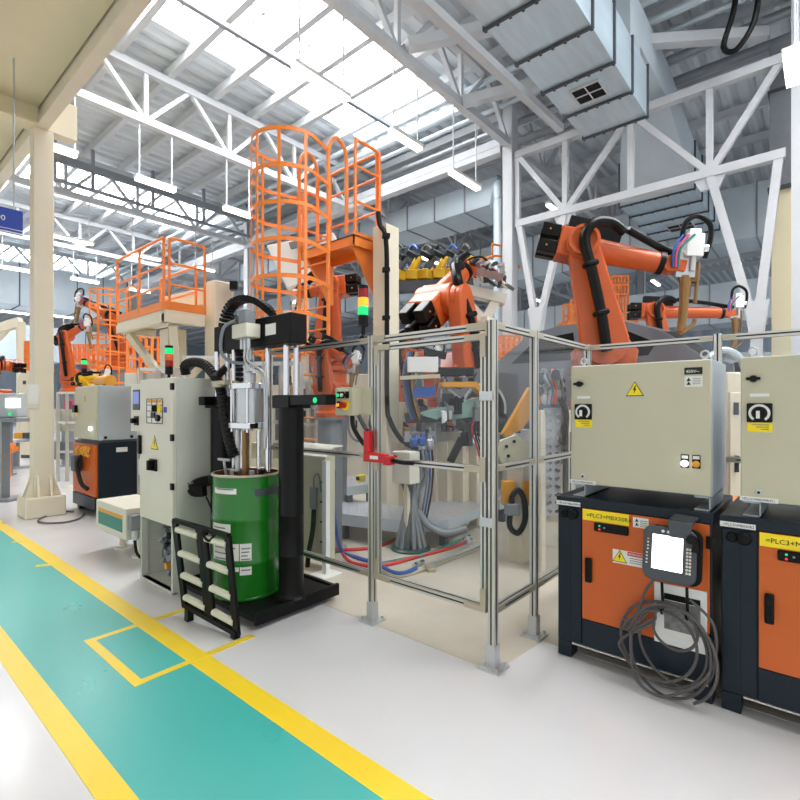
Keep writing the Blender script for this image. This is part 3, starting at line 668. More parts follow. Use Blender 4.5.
p = MB().cyl((2.612, 2.81, 1.665), (2.62, 2.81, 1.665), .04, n=24).out('stop_ring', 'sign_yellow', t); MB().cyl((2.575, 2.815, 1.665), (2.612, 2.81, 1.665), .028, .022, n=18).out('stop_button', 'red', p)
plate(t, 'name_plate', 'white', 2.62, 2.78, 2.89, 1.776, 1.786, .001)
MB().tube([(2.68, 2.80, 1.585), (2.69, 2.80, 1.5), (2.69, 2.74, 1.42), (2.705, 2.69, 1.36)], .018, 10).out('conduit_hose', 'rubber', t)
MB().tube([(2.68, 2.85, 1.585), (2.69, 2.85, 1.47), (2.70, 2.82, 1.41), (2.71, 2.76, 1.38)], .009, 8).out('cable', 'grey_mid', t)
def stack(x, y, z, lab, segs, r=.03, h=.05, pole=.1):
    t = thing('stack_light', lab, 'signal light', (x, y, z)); MB().lathe([(r*.85, 0), (r*.8, .012), (r*.4, .03), (r*.36, pole), (r*.9, pole+.01)], (x, y, z), n=16).out('stem', 'black', t)
    zz = z+pole+.01; MB().cyl((x, y, zz), (x, y, zz+h*1.2), r, n=20).out('base_module', 'black', t); zz += h*1.2
    for m, nm in segs: MB().lathe([(r, 0), (r*1.03, .004), (r*1.03, h-.006), (r, h-.002)], (x, y, zz), n=20).out(nm, m, t); zz += h
    MB().lathe([(r, 0), (r, h*.35), (0, h*.4)], (x, y, zz), n=20).out('cap', 'black', t); return t
stack(2.76, 2.76, 2.19, 'stack light on the fence with amber and green lit', (('led_green', 'green_lens'), ('led_amber', 'amber_lens'), ('lens_red', 'red_lens')), .04, .07, .085)
# ------------------------------------------------------------------ drum pump station
t = thing('drum_pump', 'black twin-post drum pump with chrome rods above the green drum', 'drum pump', (2.45, 3.75, 0))
bp = MB(); bp.bb(2.06, 2.88, 3.2, 4.29, .06, .1).bb(2.06, 2.88, 3.17, 3.2, .04, .135).bb(2.06, 2.88, 4.29, 4.32, .04, .135).bb(2.85, 2.88, 3.2, 4.29, .04, .12)
bp.out('base_plate', 'black_matte', t, bevel=.004)
for x, y in ((2.16, 3.3), (2.75, 3.3), (2.16, 4.22), (2.75, 4.22)):
    c = MB().bb(x-.03, x+.03, y-.025, y+.025, .035, .062).out('caster', 'black', t); MB().cyl((x, y-.015, .028), (x, y+.015, .028), .028, n=16).out('wheel', 'rubber', c)
PY = (3.28, 4.19); PX0 = 2.46
for y in PY:
    PX0 = 2.46 if y < 4 else 2.37
    MB().lathe([(.125, .1), (.125, .125), (.108, .14), (.1, .16), (.1, .46), (.103, .465), (.1, .47), (.1, .78), (.103, .785), (.1, .79), (.1, 1.64), (0, 1.645)], (PX0, y, 0), n=32).out('post', 'black', t)
    MB().bb(PX0-.11, PX0+.11, y-.11, y+.11, 1.64, 1.745).out('head_block', 'black', t, bevel=.006)
    for x in (PX0-.05, PX0+.05): MB().cyl((x, y, 1.745), (x, y, 2.15), .024, n=16).out('lift_rod', 'chrome', t)
PX0 = 2.46
a = MB().bb(PX0-.1, PX0+.0, 2.74, 3.17, 1.665, 1.742).out('sensor_arm', 'black', t, bevel=.005); MB().lathe([(0, -.006), (.02, -.005), (.022, 0)], (PX0-.1, 2.86, 1.70), 'X', 14).out('led', 'led_green', a)
MB().bb(2.17, 2.26, 4.14, 4.24, 1.665, 1.742).out('sensor_arm', 'black', t, bevel=.005)
cb = MB().bb(2.34, 2.50, 3.13, 4.28, 2.15, 2.385).out('cross_beam', 'black_matte', t, bevel=.006)
plate(cb, 'maker_plate', 'white', 2.34, 3.32, 3.46, 2.23, 2.32, .003)
for y in PY: MB().cyl((2.42, y, 2.385), (2.42, y, 2.42), .035, n=16).out('rod_nut', 'steel', t)
# ram cylinder and follower rods
cx, cy = 2.355, 3.715
MB().lathe([(.112, 1.52), (.112, 1.80)], (cx, cy, 0), n=32).out('ram_cylinder', 'steel', t)
for z in (1.47, 1.80):
    MB().prism(rr(.30, .26, .04), (cx, cy, z), (0,1,0), (1,0,0), (0, 0, .05)).out('cylinder_flange', 'chrome', t, bevel=.004)
for sx in (-.1, .1):
    for sy in (-.12, .12): MB().cyl((cx+sx, cy+sy, 1.44), (cx+sx, cy+sy, 1.87), .009, n=10).out('tie_rod', 'chrome', t)
MB().lathe([(.05, 1.84), (.05, 1.94), (.03, 1.95), (.03, 2.15)], (cx, cy, 0), n=18).out('ram_neck', 'steel', t)
for dx, dy, r, m in ((-.06, .09, .02, 'white'), (-.05, .03, .014, 'chrome'), (-.06, -.02, .022, 'brass'), (.04, -.07, .016, 'chrome'), (.05, .1, .016, 'chrome'), (0, .05, .02, 'brass')):
    MB().cyl((cx+dx, cy+dy, .98), (cx+dx, cy+dy, 1.45), r, n=12).out('follower_rod', m, t)
MB().cyl((2.42, 3.55, .98), (2.42, 3.55, 2.15), .022, n=14).out('guide_rod', 'chrome', t)
MB().cyl((cx-.02, cy+.22, .98), (cx-.02, cy+.22, 2.15), .016, n=14).out('guide_rod', 'chrome', t)
MB().lathe([(0, .93), (.26, .93), (.262, .985), (.22, 1.0), (0, 1.01)], (cx, cy, 0), n=32).out('follower_plate', 'grey_dark', t)
for dx, dy, m in ((-.1, .1, 'steel'), (-.12, 0, 'chrome'), (-.03, -.08, 'steel'), (.07, -.1, 'black')):
    MB().lathe([(.035, 1.0), (.035, 1.06), (.025, 1.07), (.025, 1.12), (0, 1.125)], (cx+dx, cy+dy, 0), n=12).out('fitting', m, t)
hm = MB().cyl((cx-.1, cy+.19, 1.0), (cx-.13, cy+.19, 1.2), .012, n=8); hm.cyl((cx-.14, cy+.26, 1.2), (cx-.12, cy+.12, 1.2), .013, n=8); hm.out('bleed_handle', 'steel', t)
# valve block on the beam, hoses
vb = MB().bb(2.2, 2.335, 3.52, 3.74, 2.215, 2.33).out('valve_block', 'cabinet_white', t, bevel=.008); MB().bb(2.2, 2.3, 3.54, 3.64, 2.33, 2.44).out('valve_coil', 'grey_mid', vb, bevel=.008); MB().bb(2.21, 2.3, 3.64, 3.72, 2.33, 2.40).out('valve_coil', 'grey_dark', vb, bevel=.008)
for y in (3.58, 3.63, 3.68):
    MB().cyl((2.26, y, 2.13), (2.26, y, 2.215), .017, n=10).out('connector', 'steel', vb)
def hose(name, m, P, r, ribs=False, n=10):
    rad = r
    if ribs: rad = lambda q: r*(1+.09*math.sin(q*ribs*1.6))
    return MB().tube(P, rad, n, 24 if ribs else 6).out(name, m, t)
hose('air_hose', 'grey_mid', [(2.2, 3.68, 2.36), (2.14, 3.76, 2.3), (2.14, 3.80, 2.12), (2.18, 3.74, 2.03), (2.26, 3.64, 2.01), (2.28, 3.56, 2.03)], .014)
hose('air_hose', 'steel', [(2.26, 3.63, 2.13), (2.25, 3.62, 2.05), (2.25, 3.56, 1.97), (2.36, 3.53, 1.9), (2.385, 3.53, 1.6), (2.385, 3.54, 1.3)], .012)
hose('air_hose', 'steel', [(2.26, 3.58, 2.13), (2.25, 3.57, 2.03), (2.36, 3.51, 1.92), (2.39, 3.51, 1.7), (2.38, 3.51, 1.4)], .01)
hose('material_hose', 'rubber', [at(186, 374, D=4.78), at(185, 366, D=4.75), at(193, 362, D=4.68), at(203, 364, D=4.6), at(212, 372, D=4.5), at(219, 384, D=4.4), at(222, 396, D=4.33), at(224, 415, D=4.28), at(229, 440, D=4.22), at(234, 456, D=4.18)], .044, 170)
MB().lathe([(.055, 1.82), (.055, 1.86), (.05, 1.87)], (2.22, 3.985, 0), n=18).out('hose_clamp', 'bracket', t); MB().bb(2.19, 2.33, 3.84, 4.06, 1.84, 1.875).out('hose_clamp', 'bracket', t, bevel=.004)
hose('material_hose', 'rubber', [(2.25, 4.1, 1.9), (2.4, 4.2, 2.0), (2.6, 4.3, 2.14)], .035)
ch = MB(); P = spline([at(223, 350, D=4.5), at(225, 322, D=4.48), at(232, 305, D=4.42), at(245, 299, D=4.34), at(258, 302, D=4.26), at(270, 311, D=4.2), at(276, 322, D=4.2)], 5)
for i in range(len(P)-1): ch.bar(P[i], P[i]+(P[i+1]-P[i])*.72, .09, .055)
ch.out('cable_chain', 'black_matte', t)
ch = MB(); P = [Vector((2.45, 4.04, 1.75+.045*i)) for i in range(9)]
for p in P: ch.bar(p, p+Vector((0, 0, .03)), .07, .05)
ch.out('cable_chain', 'black_matte', t)
MB().sph((2.52, 4.12, 2.43), .06, 14).out('pressure_bulb', 'orange_robot', t)
# the drum
t = thing('steel_drum', 'green steel drum with white labels on the pump base plate', 'drum', (2.335, 3.735, .1))
R0 = .272
pr = [(R0-.012, .1), (R0+.004, .103), (R0+.004, .118), (R0, .122)]
for zz in (.40, .74): pr += [(R0, zz-.03), (R0+.009, zz-.012), (R0+.009, zz+.012), (R0, zz+.03)]
MB().lathe(pr+[(R0, 1.085)], (2.335, 3.735, 0), n=64).out('body', 'green_drum', t)
MB().lathe([(R0, 1.083), (R0+.008, 1.086), (R0+.009, 1.1), (R0, 1.105), (R0-.008, 1.1)], (2.335, 3.735, 0), n=64).out('rim', 'bracket', t)
MB().lathe([(R0-.006, 1.1), (R0-.008, .86), (0, .86)], (2.335, 3.735, 0), n=48).out('inner_wall', 'rust', t)
def dlabel(ac, da, z0, z1, nm='label_sheet', lines=3):
    a0, a1 = math.radians(ac-da/2), math.radians(ac+da/2)
    o = MB().lathe([(R0+.0025, z0), (R0+.0025, z1)], (2.335, 3.735, 0), 'Z', 10, a0, a1).out(nm, 'paper', t)
    for k in range(lines):
        z = z0+(z1-z0)*(.85-.8*k/max(1, lines)); MB().lathe([(R0+.0035, z-.006), (R0+.0035, z+.004)], (2.335, 3.735, 0), 'Z', 8, a0+(a1-a0)*.12, a0+(a1-a0)*(.9-.12*(k % 3))).out('print_line', 'print_grey', o)
dv = math.degrees(math.atan2(-3.735, -2.335))
dlabel(dv-39, 46, .955, 1.0, lines=1); dlabel(dv-48, 44, .62, .76, lines=2); dlabel(dv-1, 19, .31, .56, lines=7); dlabel(dv-40, 56, .34, .56, lines=4)
# roller gate leaning on the base plate
t = thing('roller_ramp', 'folded-up black roller ramp with cream rollers in front of the green drum', 'roller ramp', (1.98, 3.45, .05))
BL, BR, TL_, TR_ = at(184, 604, D=3.86), at(238, 634, D=3.52), at(174, 520, D=3.86), at(229, 536, D=3.56)
def qq(a, b): return (BL+(BR-BL)*a)*(1-b)+(TL_+(TR_-TL_)*a)*b
for a in (.02, .47, .56, .98): MB().bar(qq(a, -.02), qq(a, 1), .026, .06, up=(BR-BL)).out('side_rail', 'black', t, bevel=.003)
MB().bar(qq(0, 1), qq(1, 1), .035, .03).out('top_bar', 'black', t); MB().bar(qq(0, .0), qq(1, .0), .04, .035).out('bottom_bar', 'black', t)
for b in (.10, .36, .62, .90):
    for a0, a1 in ((.05, .45), (.59, .95)):
        r = MB().cyl(qq(a0, b), qq(a1, b), .026, n=16).out('roller', 'white_roller', t)
        MB().cyl(qq(a1+.035, b), qq(a1+.055, b), .011, n=8).out('axle_nut', 'steel', r)
for a in (.1, .95): MB().bar(qq(a, -.02), Vector((qq(a, 0).x, qq(a, 0).y, .0)), .05, .05).out('hinge_foot', 'black', t)
MB().tube([qq(.75, .97), qq(.7, .9)+Vector((-.03, 0, 0)), qq(.62, .95)+Vector((-.04, 0, .02)), qq(.7, 1.02)], .01, 8).out('latch', 'black', t)

# ------------------------------------------------------------------ white tall cabinet with pneumatics
t = thing('pump_control_cabinet', 'tall white control cabinet with open pneumatic bay beside the green drum', 'cabinet', (2.25, 4.68, 0))
CY0, CY1 = 4.345, 5.03
MB().bb(2.02, 2.62, CY0, CY1, .6, 1.915).out('body', 'cabinet_pale', t, bevel=.005)
MB().bb(1.985, 2.02, CY0, CY1, .595, 1.91).out('door', 'cabinet_white', t, bevel=.005)
f = MB(); f.bb(1.99, 2.05, CY1-.03, CY1, 0, .6).bb(1.99, 2.45, CY0, CY0+.03, 0, .6).bb(2.45, 2.5, CY0, CY1, 0, .6).bb(1.99, 2.5, CY1-.012, CY1, 0, .6).bb(1.99, 2.04, CY0, CY1, 0, .02)
f.out('open_base', 'cabinet_pale', t); MB().bb(1.995, 2.5, CY0+.03, CY1-.012, .0, .02).out('base_tray', 'cabinet_pale', t)
for z in (1.83, 1.38, .95): MB().bb(1.975, 2.0, CY0-.012, CY0+.03, z-.03, z+.03).out('hinge', 'black', t, bevel=.004)
p = plate(t, 'control_panel', 'paper', 1.985, 4.53, 4.86, 1.50, 1.725, .004)
g = MB()
for k in range(5): g.bb(1.978, 1.9815, 4.53, 4.86, 1.5+.056*k-.003, 1.5+.056*k+.003)
for k in range(4): g.bb(1.978, 1.9815, 4.53+.11*k-.003, 4.53+.11*k+.003, 1.5, 1.725)
g.out('panel_grid', 'ink', p); plate(p, 'yellow_field', 'amber', 1.981, 4.55, 4.85, 1.69, 1.715, .001)
plate(p, 'switch_ring', 'sign_yellow', 1.981, 4.55, 4.62, 1.60, 1.67, .012); MB().cyl((1.95, 4.66, 1.635), (1.981, 4.63, 1.635), .03, n=16).out('selector', 'black', p)
MB().cyl((1.955, 4.60, 1.55), (1.981, 4.60, 1.55), .03, n=16).out('selector', 'black', p); plate(p, 'socket', 'black', 1.981, 4.67, 4.75, 1.55, 1.60, .012)
plate(t, 'blue_tag', 'sign_blue', 1.985, 4.45, 4.51, 1.6, 1.65, .002)
tri(t, 'warning_sign', 1.985, 4.70, 1.31, .13)
p = MB().bb(1.965, 1.985, 4.64, 4.78, 1.06, 1.17).out('rotary_switch', 'black', t, bevel=.006); MB().bb(1.92, 1.966, 4.69, 4.73, 1.07, 1.16).out('knob', 'black_matte', p, bevel=.006)
plate(t, 'grip', 'black', 1.985, 4.98, 5.02, 1.2, 1.38, .03, .008)
MB().bb(2.01, 2.06, 5.03, 5.13, .98, 1.14).out('paper_tray', 'cabinet_white', t, bevel=.004)
# pneumatic unit inside the bay
u = MB(); random.seed(4)
for k in range(9):
    y = 4.5+.22*random.random(); z = .08+.42*k/9; u.cyl((2.12, y, z), (2.12+.06*random.random()-.09, y+.06*random.random()-.03, z+.06), .016+.02*random.random(), n=12)
u.bb(2.12, 2.2, 4.52, 4.7, .05, .5); u.tube([(2.1, 4.55, .1), (2.05, 4.5, .25), (2.1, 4.62, .4), (2.1, 4.55, .55)], .01, 8); u.tube([(2.1, 4.68, .12), (2.06, 4.72, .3), (2.1, 4.6, .52)], .009, 8)
u.out('pneumatic_unit', 'grey_mid', t)
for y, z, m in ((4.58, .43, 'black'), (4.62, .33, 'black'), (4.56, .24, 'black'), (4.64, .52, 'grey_dark')): MB().lathe([(.0, 0), (.035, .01), (.03, .06), (0, .065)], (2.07, y, z), n=14).out('regulator_cap', m, t)
MB().cyl((2.02, 4.56, .2), (2.06, 4.56, .2), .028, n=16).out('pressure_gauge', 'amber', t)
t = thing('operator_panel', 'small cream operator panel with blue display on the tall white cabinet', 'operator panel', (2.1, 5.17, 1.41))
MB().bb(2.0, 2.3, 5.03, 5.29, 1.41, 1.875).out('enclosure', 'cabinet_white', t, bevel=.006)
p = plate(t, 'bezel', 'grey_dark', 2.0, 5.06, 5.215, 1.62, 1.82, .01, .003); plate(p, 'display', 'screen_blue', 1.99, 5.07, 5.2, 1.68, 1.80, .001)
p = plate(t, 'selector_plate', 'black', 2.0, 5.09, 5.19, 1.47, 1.56, .012, .004); MB().cyl((1.95, 5.15, 1.515), (1.99, 5.15, 1.515), .026, n=14).out('selector', 'black_matte', p)
stack(2.22, 4.93, 1.915, 'stack light on the tall white cabinet with green lit', (('lens_red', 'red_lens'), ('lens_orange', 'orange_lens'), ('led_green', 'green_lens')), .037, .062, .05)
tag(MB().tube([(2.5, 4.3, .62), (2.3, 4.2, .5), (2.25, 4.15, .72), (2.22, 4.2, .85)], .008, 8).out('thin_cable', 'black'), 'thin black cable rising between the white cabinet and the drum', 'cable')
ch = MB(); P = spline([at(214, 480, D=4.42), at(207, 481, D=4.4), at(199, 483, D=4.38), at(193, 487, D=4.36), at(196, 491, D=4.34), at(205, 491, D=4.32)], 5)
for i in range(len(P)-1): ch.bar(P[i], P[i]+(P[i+1]-P[i])*.7, .07, .09)
tag(ch.out('drag_chain', 'black_matte'), 'short black drag chain behind the green drum rim', 'cable chain')
# junction box on a post
t = thing('junction_box', 'low white box with green and yellow front panel on a post', 'box', (2.25, 5.95, 0))
MB().bb(2.05, 2.5, 5.55, 6.42, .25, .58).out('enclosure', 'cabinet_white', t, bevel=.008)
p = plate(t, 'screen_panel', 'teal', 2.05, 5.64, 6.34, .32, .46, .003); plate(p, 'yellow_band', 'amber', 2.05, 5.64, 6.34, .46, .50, .0035)
for x in (2.12, 2.26):
    c = MB().bb(x-.055, x+.055, 5.45, 5.55, .36, .52).out('plug', 'grey_mid', t, bevel=.01); MB().cyl((x, 5.5, .26), (x, 5.5, .36), .036, n=12).out('gland', 'steel', c)
for y in (5.75, 6.25): MB().cyl((2.28, y, 0), (2.28, y, .25), .04, n=14).lathe([(.09, 0), (.09, .015), (0, .016)], (2.28, y, 0), n=18).out('leg', 'cabinet_white', t)
MB().tube([(2.12, 5.5, .26), (2.14, 5.48, .1), (2.22, 5.36, .03), (2.3, 5.2, .03), (2.3, 5.1, .1)], .016, 8).out('cable', 'black', t); MB().tube([(2.26, 5.5, .26), (2.3, 5.45, .12), (2.42, 5.3, .04), (2.45, 5.1, .05)], .016, 8).out('cable', 'black', t)
# grey controller further back
t = thing('robot_controller', 'distant dark blue controller with a grey cabinet stacked on it, beside the beige column', 'robot controller', (2.95, 8.75, 0))
MB().bb(2.66, 3.28, 8.22, 9.3, .08, 1.115).out('housing', 'dark_blue', t, bevel=.006)
MB().bb(2.62, 2.66, 8.26, 9.26, .3, 1.08).out('door', 'orange_door', t, bevel=.004); MB().bb(2.62, 2.66, 8.26, 9.26, .1, .29).out('lower_panel', 'dark_blue', t)
for y in (8.3, 9.2): MB().bb(2.68, 3.2, y-.05, y+.05, 0, .08).out('foot', 'dark_blue', t)
plate(t, 'label', 'white', 2.62, 8.5, 8.7, .95, 1.0, .003); o = MB().bb(2.9, 3.06, 8.214, 8.22, .96, 1.03).out('label', 'white', t)
MB().tube([(2.6, 8.6, .95), (2.52, 8.7, .8), (2.54, 8.6, .5), (2.6, 8.5, .4)], .03, 10).out('cable', 'rubber', t); MB().bb(2.5, 2.6, 8.75, 8.95, .65, .9).out('pendant', 'grey_dark', t, bevel=.02)
for y in (8.45, 8.62, 8.8): MB().tube([(2.6, y, .9), (2.55, y, .98), (2.58, y-.06, 1.04)], .03, 8).out('plug', 'amber', t)
t = thing('switch_cabinet', 'grey and beige switch cabinet on the distant dark blue controller', 'cabinet', (2.95, 8.75, 1.115))
MB().bb(2.66, 3.28, 8.22, 9.2, 1.15, 1.975).out('body', 'cabinet_grey', t, bevel=.006); MB().bb(2.63, 2.66, 8.24, 9.18, 1.16, 1.965).out('door', 'cabinet_beige', t, bevel=.005)
MB().bb(2.7, 3.24, 8.25, 9.15, 1.115, 1.15).out('plinth', 'grey_dark', t)
tri(t, 'warning_sign', 2.63, 8.72, 1.78, .1); p = plate(t, 'rotary_switch', 'black', 2.63, 9.05, 9.16, 1.56, 1.68, .05, .006); plate(t, 'warning_tag', 'sign_yellow', 2.63, 9.05, 9.16, 1.5, 1.56, .003)
MB().lathe([(0, -.03), (.03, -.028), (.03, 0)], (2.63, 8.45, 1.32), 'X', 14).out('indicator_lamp', 'led_white', t)
for x in (2.75, 3.12): MB().cyl((x, 8.205, 1.19), (x, 8.22, 1.19), .022, n=12).out('bolt', 'black', t)
tag(MB().tube([at(u, v, z=.015) for u, v in ((74, 511), (60, 512), (44, 517), (38, 521), (48, 523), (66, 522), (80, 518), (84, 513))], .012, 8, 5).out('floor_cable', 'grey_cable'), 'thin cable looping on the floor beside the beige column', 'cable')
# ------------------------------------------------------------------ robots
def caps(p, r0, q, r1, n=10):
    """outline of a link with round ends, in 2D"""
    p, q = Vector(p), Vector(q); d = q-p; L = d.length; a = math.atan2(d.y, d.x); b = math.acos(max(-1, min(1, (r0-r1)/L))); P = []
    for k in range(n+1):
        t = a+b+(2*math.pi-2*b)*k/n; P.append((p.x+r0*math.cos(t), p.y+r0*math.sin(t)))
    for k in range(n+1):
        t = a-b+2*b*k/n; P.append((q.x+r1*math.cos(t), q.y+r1*math.sin(t)))
    return P
def robot(lab, B, S, E, Wp, T, body='orange_robot', tool='gun', name='industrial_robot', k=1., grp=None, pedestal=True, detail=True):
    """B: foot on the floor (x, y); S, E, Wp, T: shoulder, elbow, wrist and tool tip"""
    S, E, Wp, T = map(Vector, (S, E, Wp, T)); e = Vector((E.x-S.x, E.y-S.y, 0))+Vector((Wp.x-E.x, Wp.y-E.y, 0))*1.5; e.normalize(); n = Vector((-e.y, e.x, 0)); z = Vector((0,0,1))
    if n.dot(Vector((*_F, 0))) < 0: n = -n
    t = thing(name, lab, 'robot', (B[0], B[1], 0), grp); B = Vector((B[0], B[1], 0))
    zt = S.z-.72*k
    if pedestal and zt > .12:
        MB().lathe([(.42*k, 0), (.42*k, .03), (.3*k, .04), (.3*k, zt-.03), (.4*k, zt-.03), (.4*k, zt)], B, n=24).out('pedestal', 'grey_mid', t)
    zt = max(zt, 0)
    MB().lathe([(.36*k, zt), (.36*k, zt+.1*k), (.29*k, zt+.16*k), (.29*k, zt+.34*k), (.36*k, zt+.36*k), (.36*k, zt+.44*k)], B, n=28).out('base', body, t)
    Bt = Vector((B.x, B.y, zt+.44*k)); c = MB(); c.prism([(-.3*k, 0), (.32*k, 0), (.36*k, .2*k), (.2*k, .4*k), (-.12*k, .42*k), (-.34*k, .22*k)], Bt+n*.2*k, e, z, -n*.4*k)
    c.cyl(S-n*.26*k, S+n*.26*k, .2*k, n=24); c.out('carousel', body, t, bevel=.015*k)
    def two(p): d = p-S; return (d.dot(e), d.z)
    off = -n*.14*k
    lk = MB().prism(caps((0, 0), .26*k, two(E), .165*k), S+off-n*.14*k, e, z, n*.17*k).out('link_arm', body, t, bevel=.02*k)
    r = MB()
    for i in range(28):
        a0, a1 = 2*math.pi*i/28, 2*math.pi*(i+1)/28; u2 = Vector((0,0,1))
        r.bar(E-n*.315*k+(e*math.cos(a0)+u2*math.sin(a0))*.155*k, E-n*.315*k+(e*math.cos(a1)+u2*math.sin(a1))*.155*k, .035*k, .035*k, up=n)
    r.out('joint_ring', body, t)
    f = (Wp-E).normalized(); up = n.cross(f); up = up if up.z > 0 else -up
    h = MB(); h.cyl(E-n*.26*k, E+n*.2*k, .19*k, n=28); h.bar(E-f*.27*k, E+f*.12*k, .34*k, .36*k, up=n); h.out('elbow_housing', body, t, bevel=.02*k)
    fa = MB(); L = (Wp-E).length; fa.cyl(E+f*.1*k, E+f*(L-.12*k), .145*k, .115*k, n=24); fa.out('forearm', body, t)
    MB().cyl(E+f*(L-.14*k), E+f*(L-.08*k), .13*k, n=24).out('collar', 'black', t)
    w = MB(); w.cyl(E+f*(L-.1*k), Wp, .095*k, .085*k, n=20); w.cyl(Wp-n*.09*k, Wp+n*.09*k, .1*k, n=20); w.bar(Wp, Wp+(T-Wp).normalized()*.16*k, .13*k); w.out('wrist', body, t, bevel=.01*k)
    for a, b in ((.1, -.1), (.1, .1), (-.09, -.1), (-.09, .1)):
        p = E-f*.27*k+up*a*k+n*b*k; mt = MB(); mt.bar(p, p-f*.22*k, .15*k, .13*k, up=n); m_ = mt.out('motor', 'black', t, bevel=.012*k)
        MB().sph(p-f*.12*k+up*.0-n*.078*k, .012*k, 8).out('mark', 'amber', m_)
    if tool == 'gun': MB().bar(E-f*.2*k+up*.24*k, E+f*.42*k+up*.22*k, .22*k, .1*k, up=n).out('valve_box', 'black_matte', t, bevel=.012*k)
    mid = S+(E-S)*.5
    hz = [S-n*.34*k-z*.1*k+e*.0, S-n*.36*k+(E-S)*.25, S-n*.36*k+(E-S)*.7, E-n*.34*k-f*.0, E-n*.32*k+up*.2*k+f*.06*k, E-n*.22*k+up*.27*k+f*.25*k, E-n*.18*k+up*.2*k+f*.42*k]
    MB().tube(hz, .058*k, 10, 5).out('dress_hose', 'black', t)
    for q in (.28, .75): MB().bar(S-n*.36*k+(E-S)*q-(E-S).normalized()*.03*k, S-n*.36*k+(E-S)*q+(E-S).normalized()*.03*k, .15*k, .15*k).out('hose_clamp', 'black_matte', t, bevel=.02*k)
    MB().tube([E-n*.18*k+up*.24*k+f*.45*k, E+f*L*.65+up*.2*k-n*.1*k, Wp+up*.16*k-f*.1*k, Wp+up*.12*k+f*.12*k], .042*k, 10, 5).out('dress_hose', 'black', t)
    if tool == 'gun': gun(t, Wp, T, f, up, n, k)
    elif tool == 'gripper': gripper(t, Wp, T, f, up, n, k)
    return t
def gun(t, Wp, T, f, up, n, k):
    z = Vector((0,0,1)); d = (T-Wp).normalized()*.16*k; c = Wp+d
    if abs(f.z) < .6: up = (up+z*2).normalized(); f = Vector((f.x, f.y, 0)).normalized()
    g = MB(); g.bar(c-up*.12*k, c+up*.16*k, .2*k, .07*k, up=n); g.out('tool_plate', 'steel', t)
    b = MB().bar(c+f*.06*k+up*.1*k, c+f*.06*k+up*.36*k, .2*k, .18*k, up=f).bar(c+f*.06*k+up*.2*k, c+f*.06*k+up*.42*k, .14*k, .12*k, up=f).out('gun_transformer', 'white', t, bevel=.01*k)
    for s in (-1, 1): MB().cyl(c+f*.06*k+up*.1*k+n*s*.05*k, c+f*.06*k+n*s*.05*k-up*.06*k, .032*k, n=12).out('gun_cylinder', 'steel', t)
    m = MB(); m.prism([(-.1*k, .12*k), (.1*k, .12*k), (.06*k, -.25*k), (.0, -.3*k), (-.06*k, -.12*k)], c+n*.03*k, f, up, -n*.06*k); m.bar(c+f*.12*k+up*.05*k, c+f*.12*k-up*.18*k, .07*k); m.out('gun_body', 'brass', t, bevel=.006*k)
    a = MB(); a.tube([c-up*.1*k, c-up*.35*k+f*.02*k, c-up*.62*k+f*.02*k, c-up*.74*k+f*.0*k], lambda q: (.055-.012*q)*k, 10, 4); a.tube([c-up*.7*k+f*.0, c-up*.76*k+f*.02*k, c-up*.66*k+f*.14*k, c-up*.6*k+f*.15*k], .022*k, 8, 4); a.out('electrode_arm', 'brass', t)
    u = MB(); u.cyl(c+f*.14*k-up*.16*k, c+f*.14*k-up*.42*k, .02*k, n=10); u.cyl(c+f*.05*k-up*.1*k, c+f*.05*k-up*.34*k, .035*k, n=10); u.out('electrode', 'brass', t)
    MB().tube([c-f*.06*k+up*.3*k, c-f*.04*k+up*.5*k, c+f*.08*k+up*.58*k, c+f*.22*k+up*.48*k, c+f*.24*k+up*.3*k, c+f*.2*k+up*.1*k], .028*k, 10, 5).out('gun_cable', 'black', t)
    for j, m in enumerate(('blue', 'pink', 'teal')): MB().tube([c-f*(.16-.03*j)*k-n*.1*k-up*.02*k, c-f*(.17-.035*j)*k+up*.18*k-n*.12*k, c-f*(.08-.06*j)*k+up*.34*k-n*.1*k], .014*k, 8, 5).out('air_line', m, t)
    MB().cyl(c+f*.17*k+up*.2*k, c+f*.22*k+up*.2*k, .05*k, n=14).out('valve', 'chrome', t)
def gripper(t, Wp, T, f, up, n, k, seed=3):
    rnd = random.Random(seed); d = (T-Wp); L = d.length; d.normalize()
    MB().bar(Wp+d*.1*k, Wp+d*L, .09*k, .09*k, up=n).out('gripper_beam', 'steel', t)
    for i in range(11):
        q = .2+.8*i/10; p = Wp+d*L*q; s = 1 if i % 2 else -1
        c = MB(); c.bar(p, p+up*s*.13*k+n*(rnd.random()-.5)*.2*k, .06*k, .05*k); c.bar(p+up*s*.12*k, p+up*s*.17*k+d*.08*k, .05*k, .03*k); c.out('clamp', ('steel', 'grey_dark', 'white')[i % 3], t)
    for i in range(4): MB().tube([Wp+d*.1*k+up*.05*k, Wp+d*L*.4+up*(.18-.08*i)*k+n*.1*k, Wp+d*L*(.6+.1*i)+up*(.2-.12*i)*k, Wp+d*L*(.8+.06*i)], .012*k, 6, 4).out('air_line', ('black', 'red', 'black', 'grey_cable')[i], t)
def R3(u, v, D): return at(u, v, D=D)
big = robot('large orange robot with welding gun rising above the beige switch cabinet', R3(602, 400, 5.3)[:2], R3(601, 346, 5.3), R3(580, 248, 5.3), R3(670, 265, 5.15), R3(690, 268, 5.1), k=.9)
robot('orange robot behind the gate holding a grey gripper tool up', R3(452, 400, 9.3)[:2], R3(455, 368, 9.3), R3(436, 302, 9.1), R3(466, 268, 9.8), R3(504, 276, 9.5), tool='gripper', k=1.6)
robot('further orange robot with welding gun, low behind the large one', R3(655, 400, 8.8)[:2], R3(657, 352, 8.8), R3(652, 312, 8.8), R3(727, 313, 8.6), R3(738, 313, 8.6), k=.8)
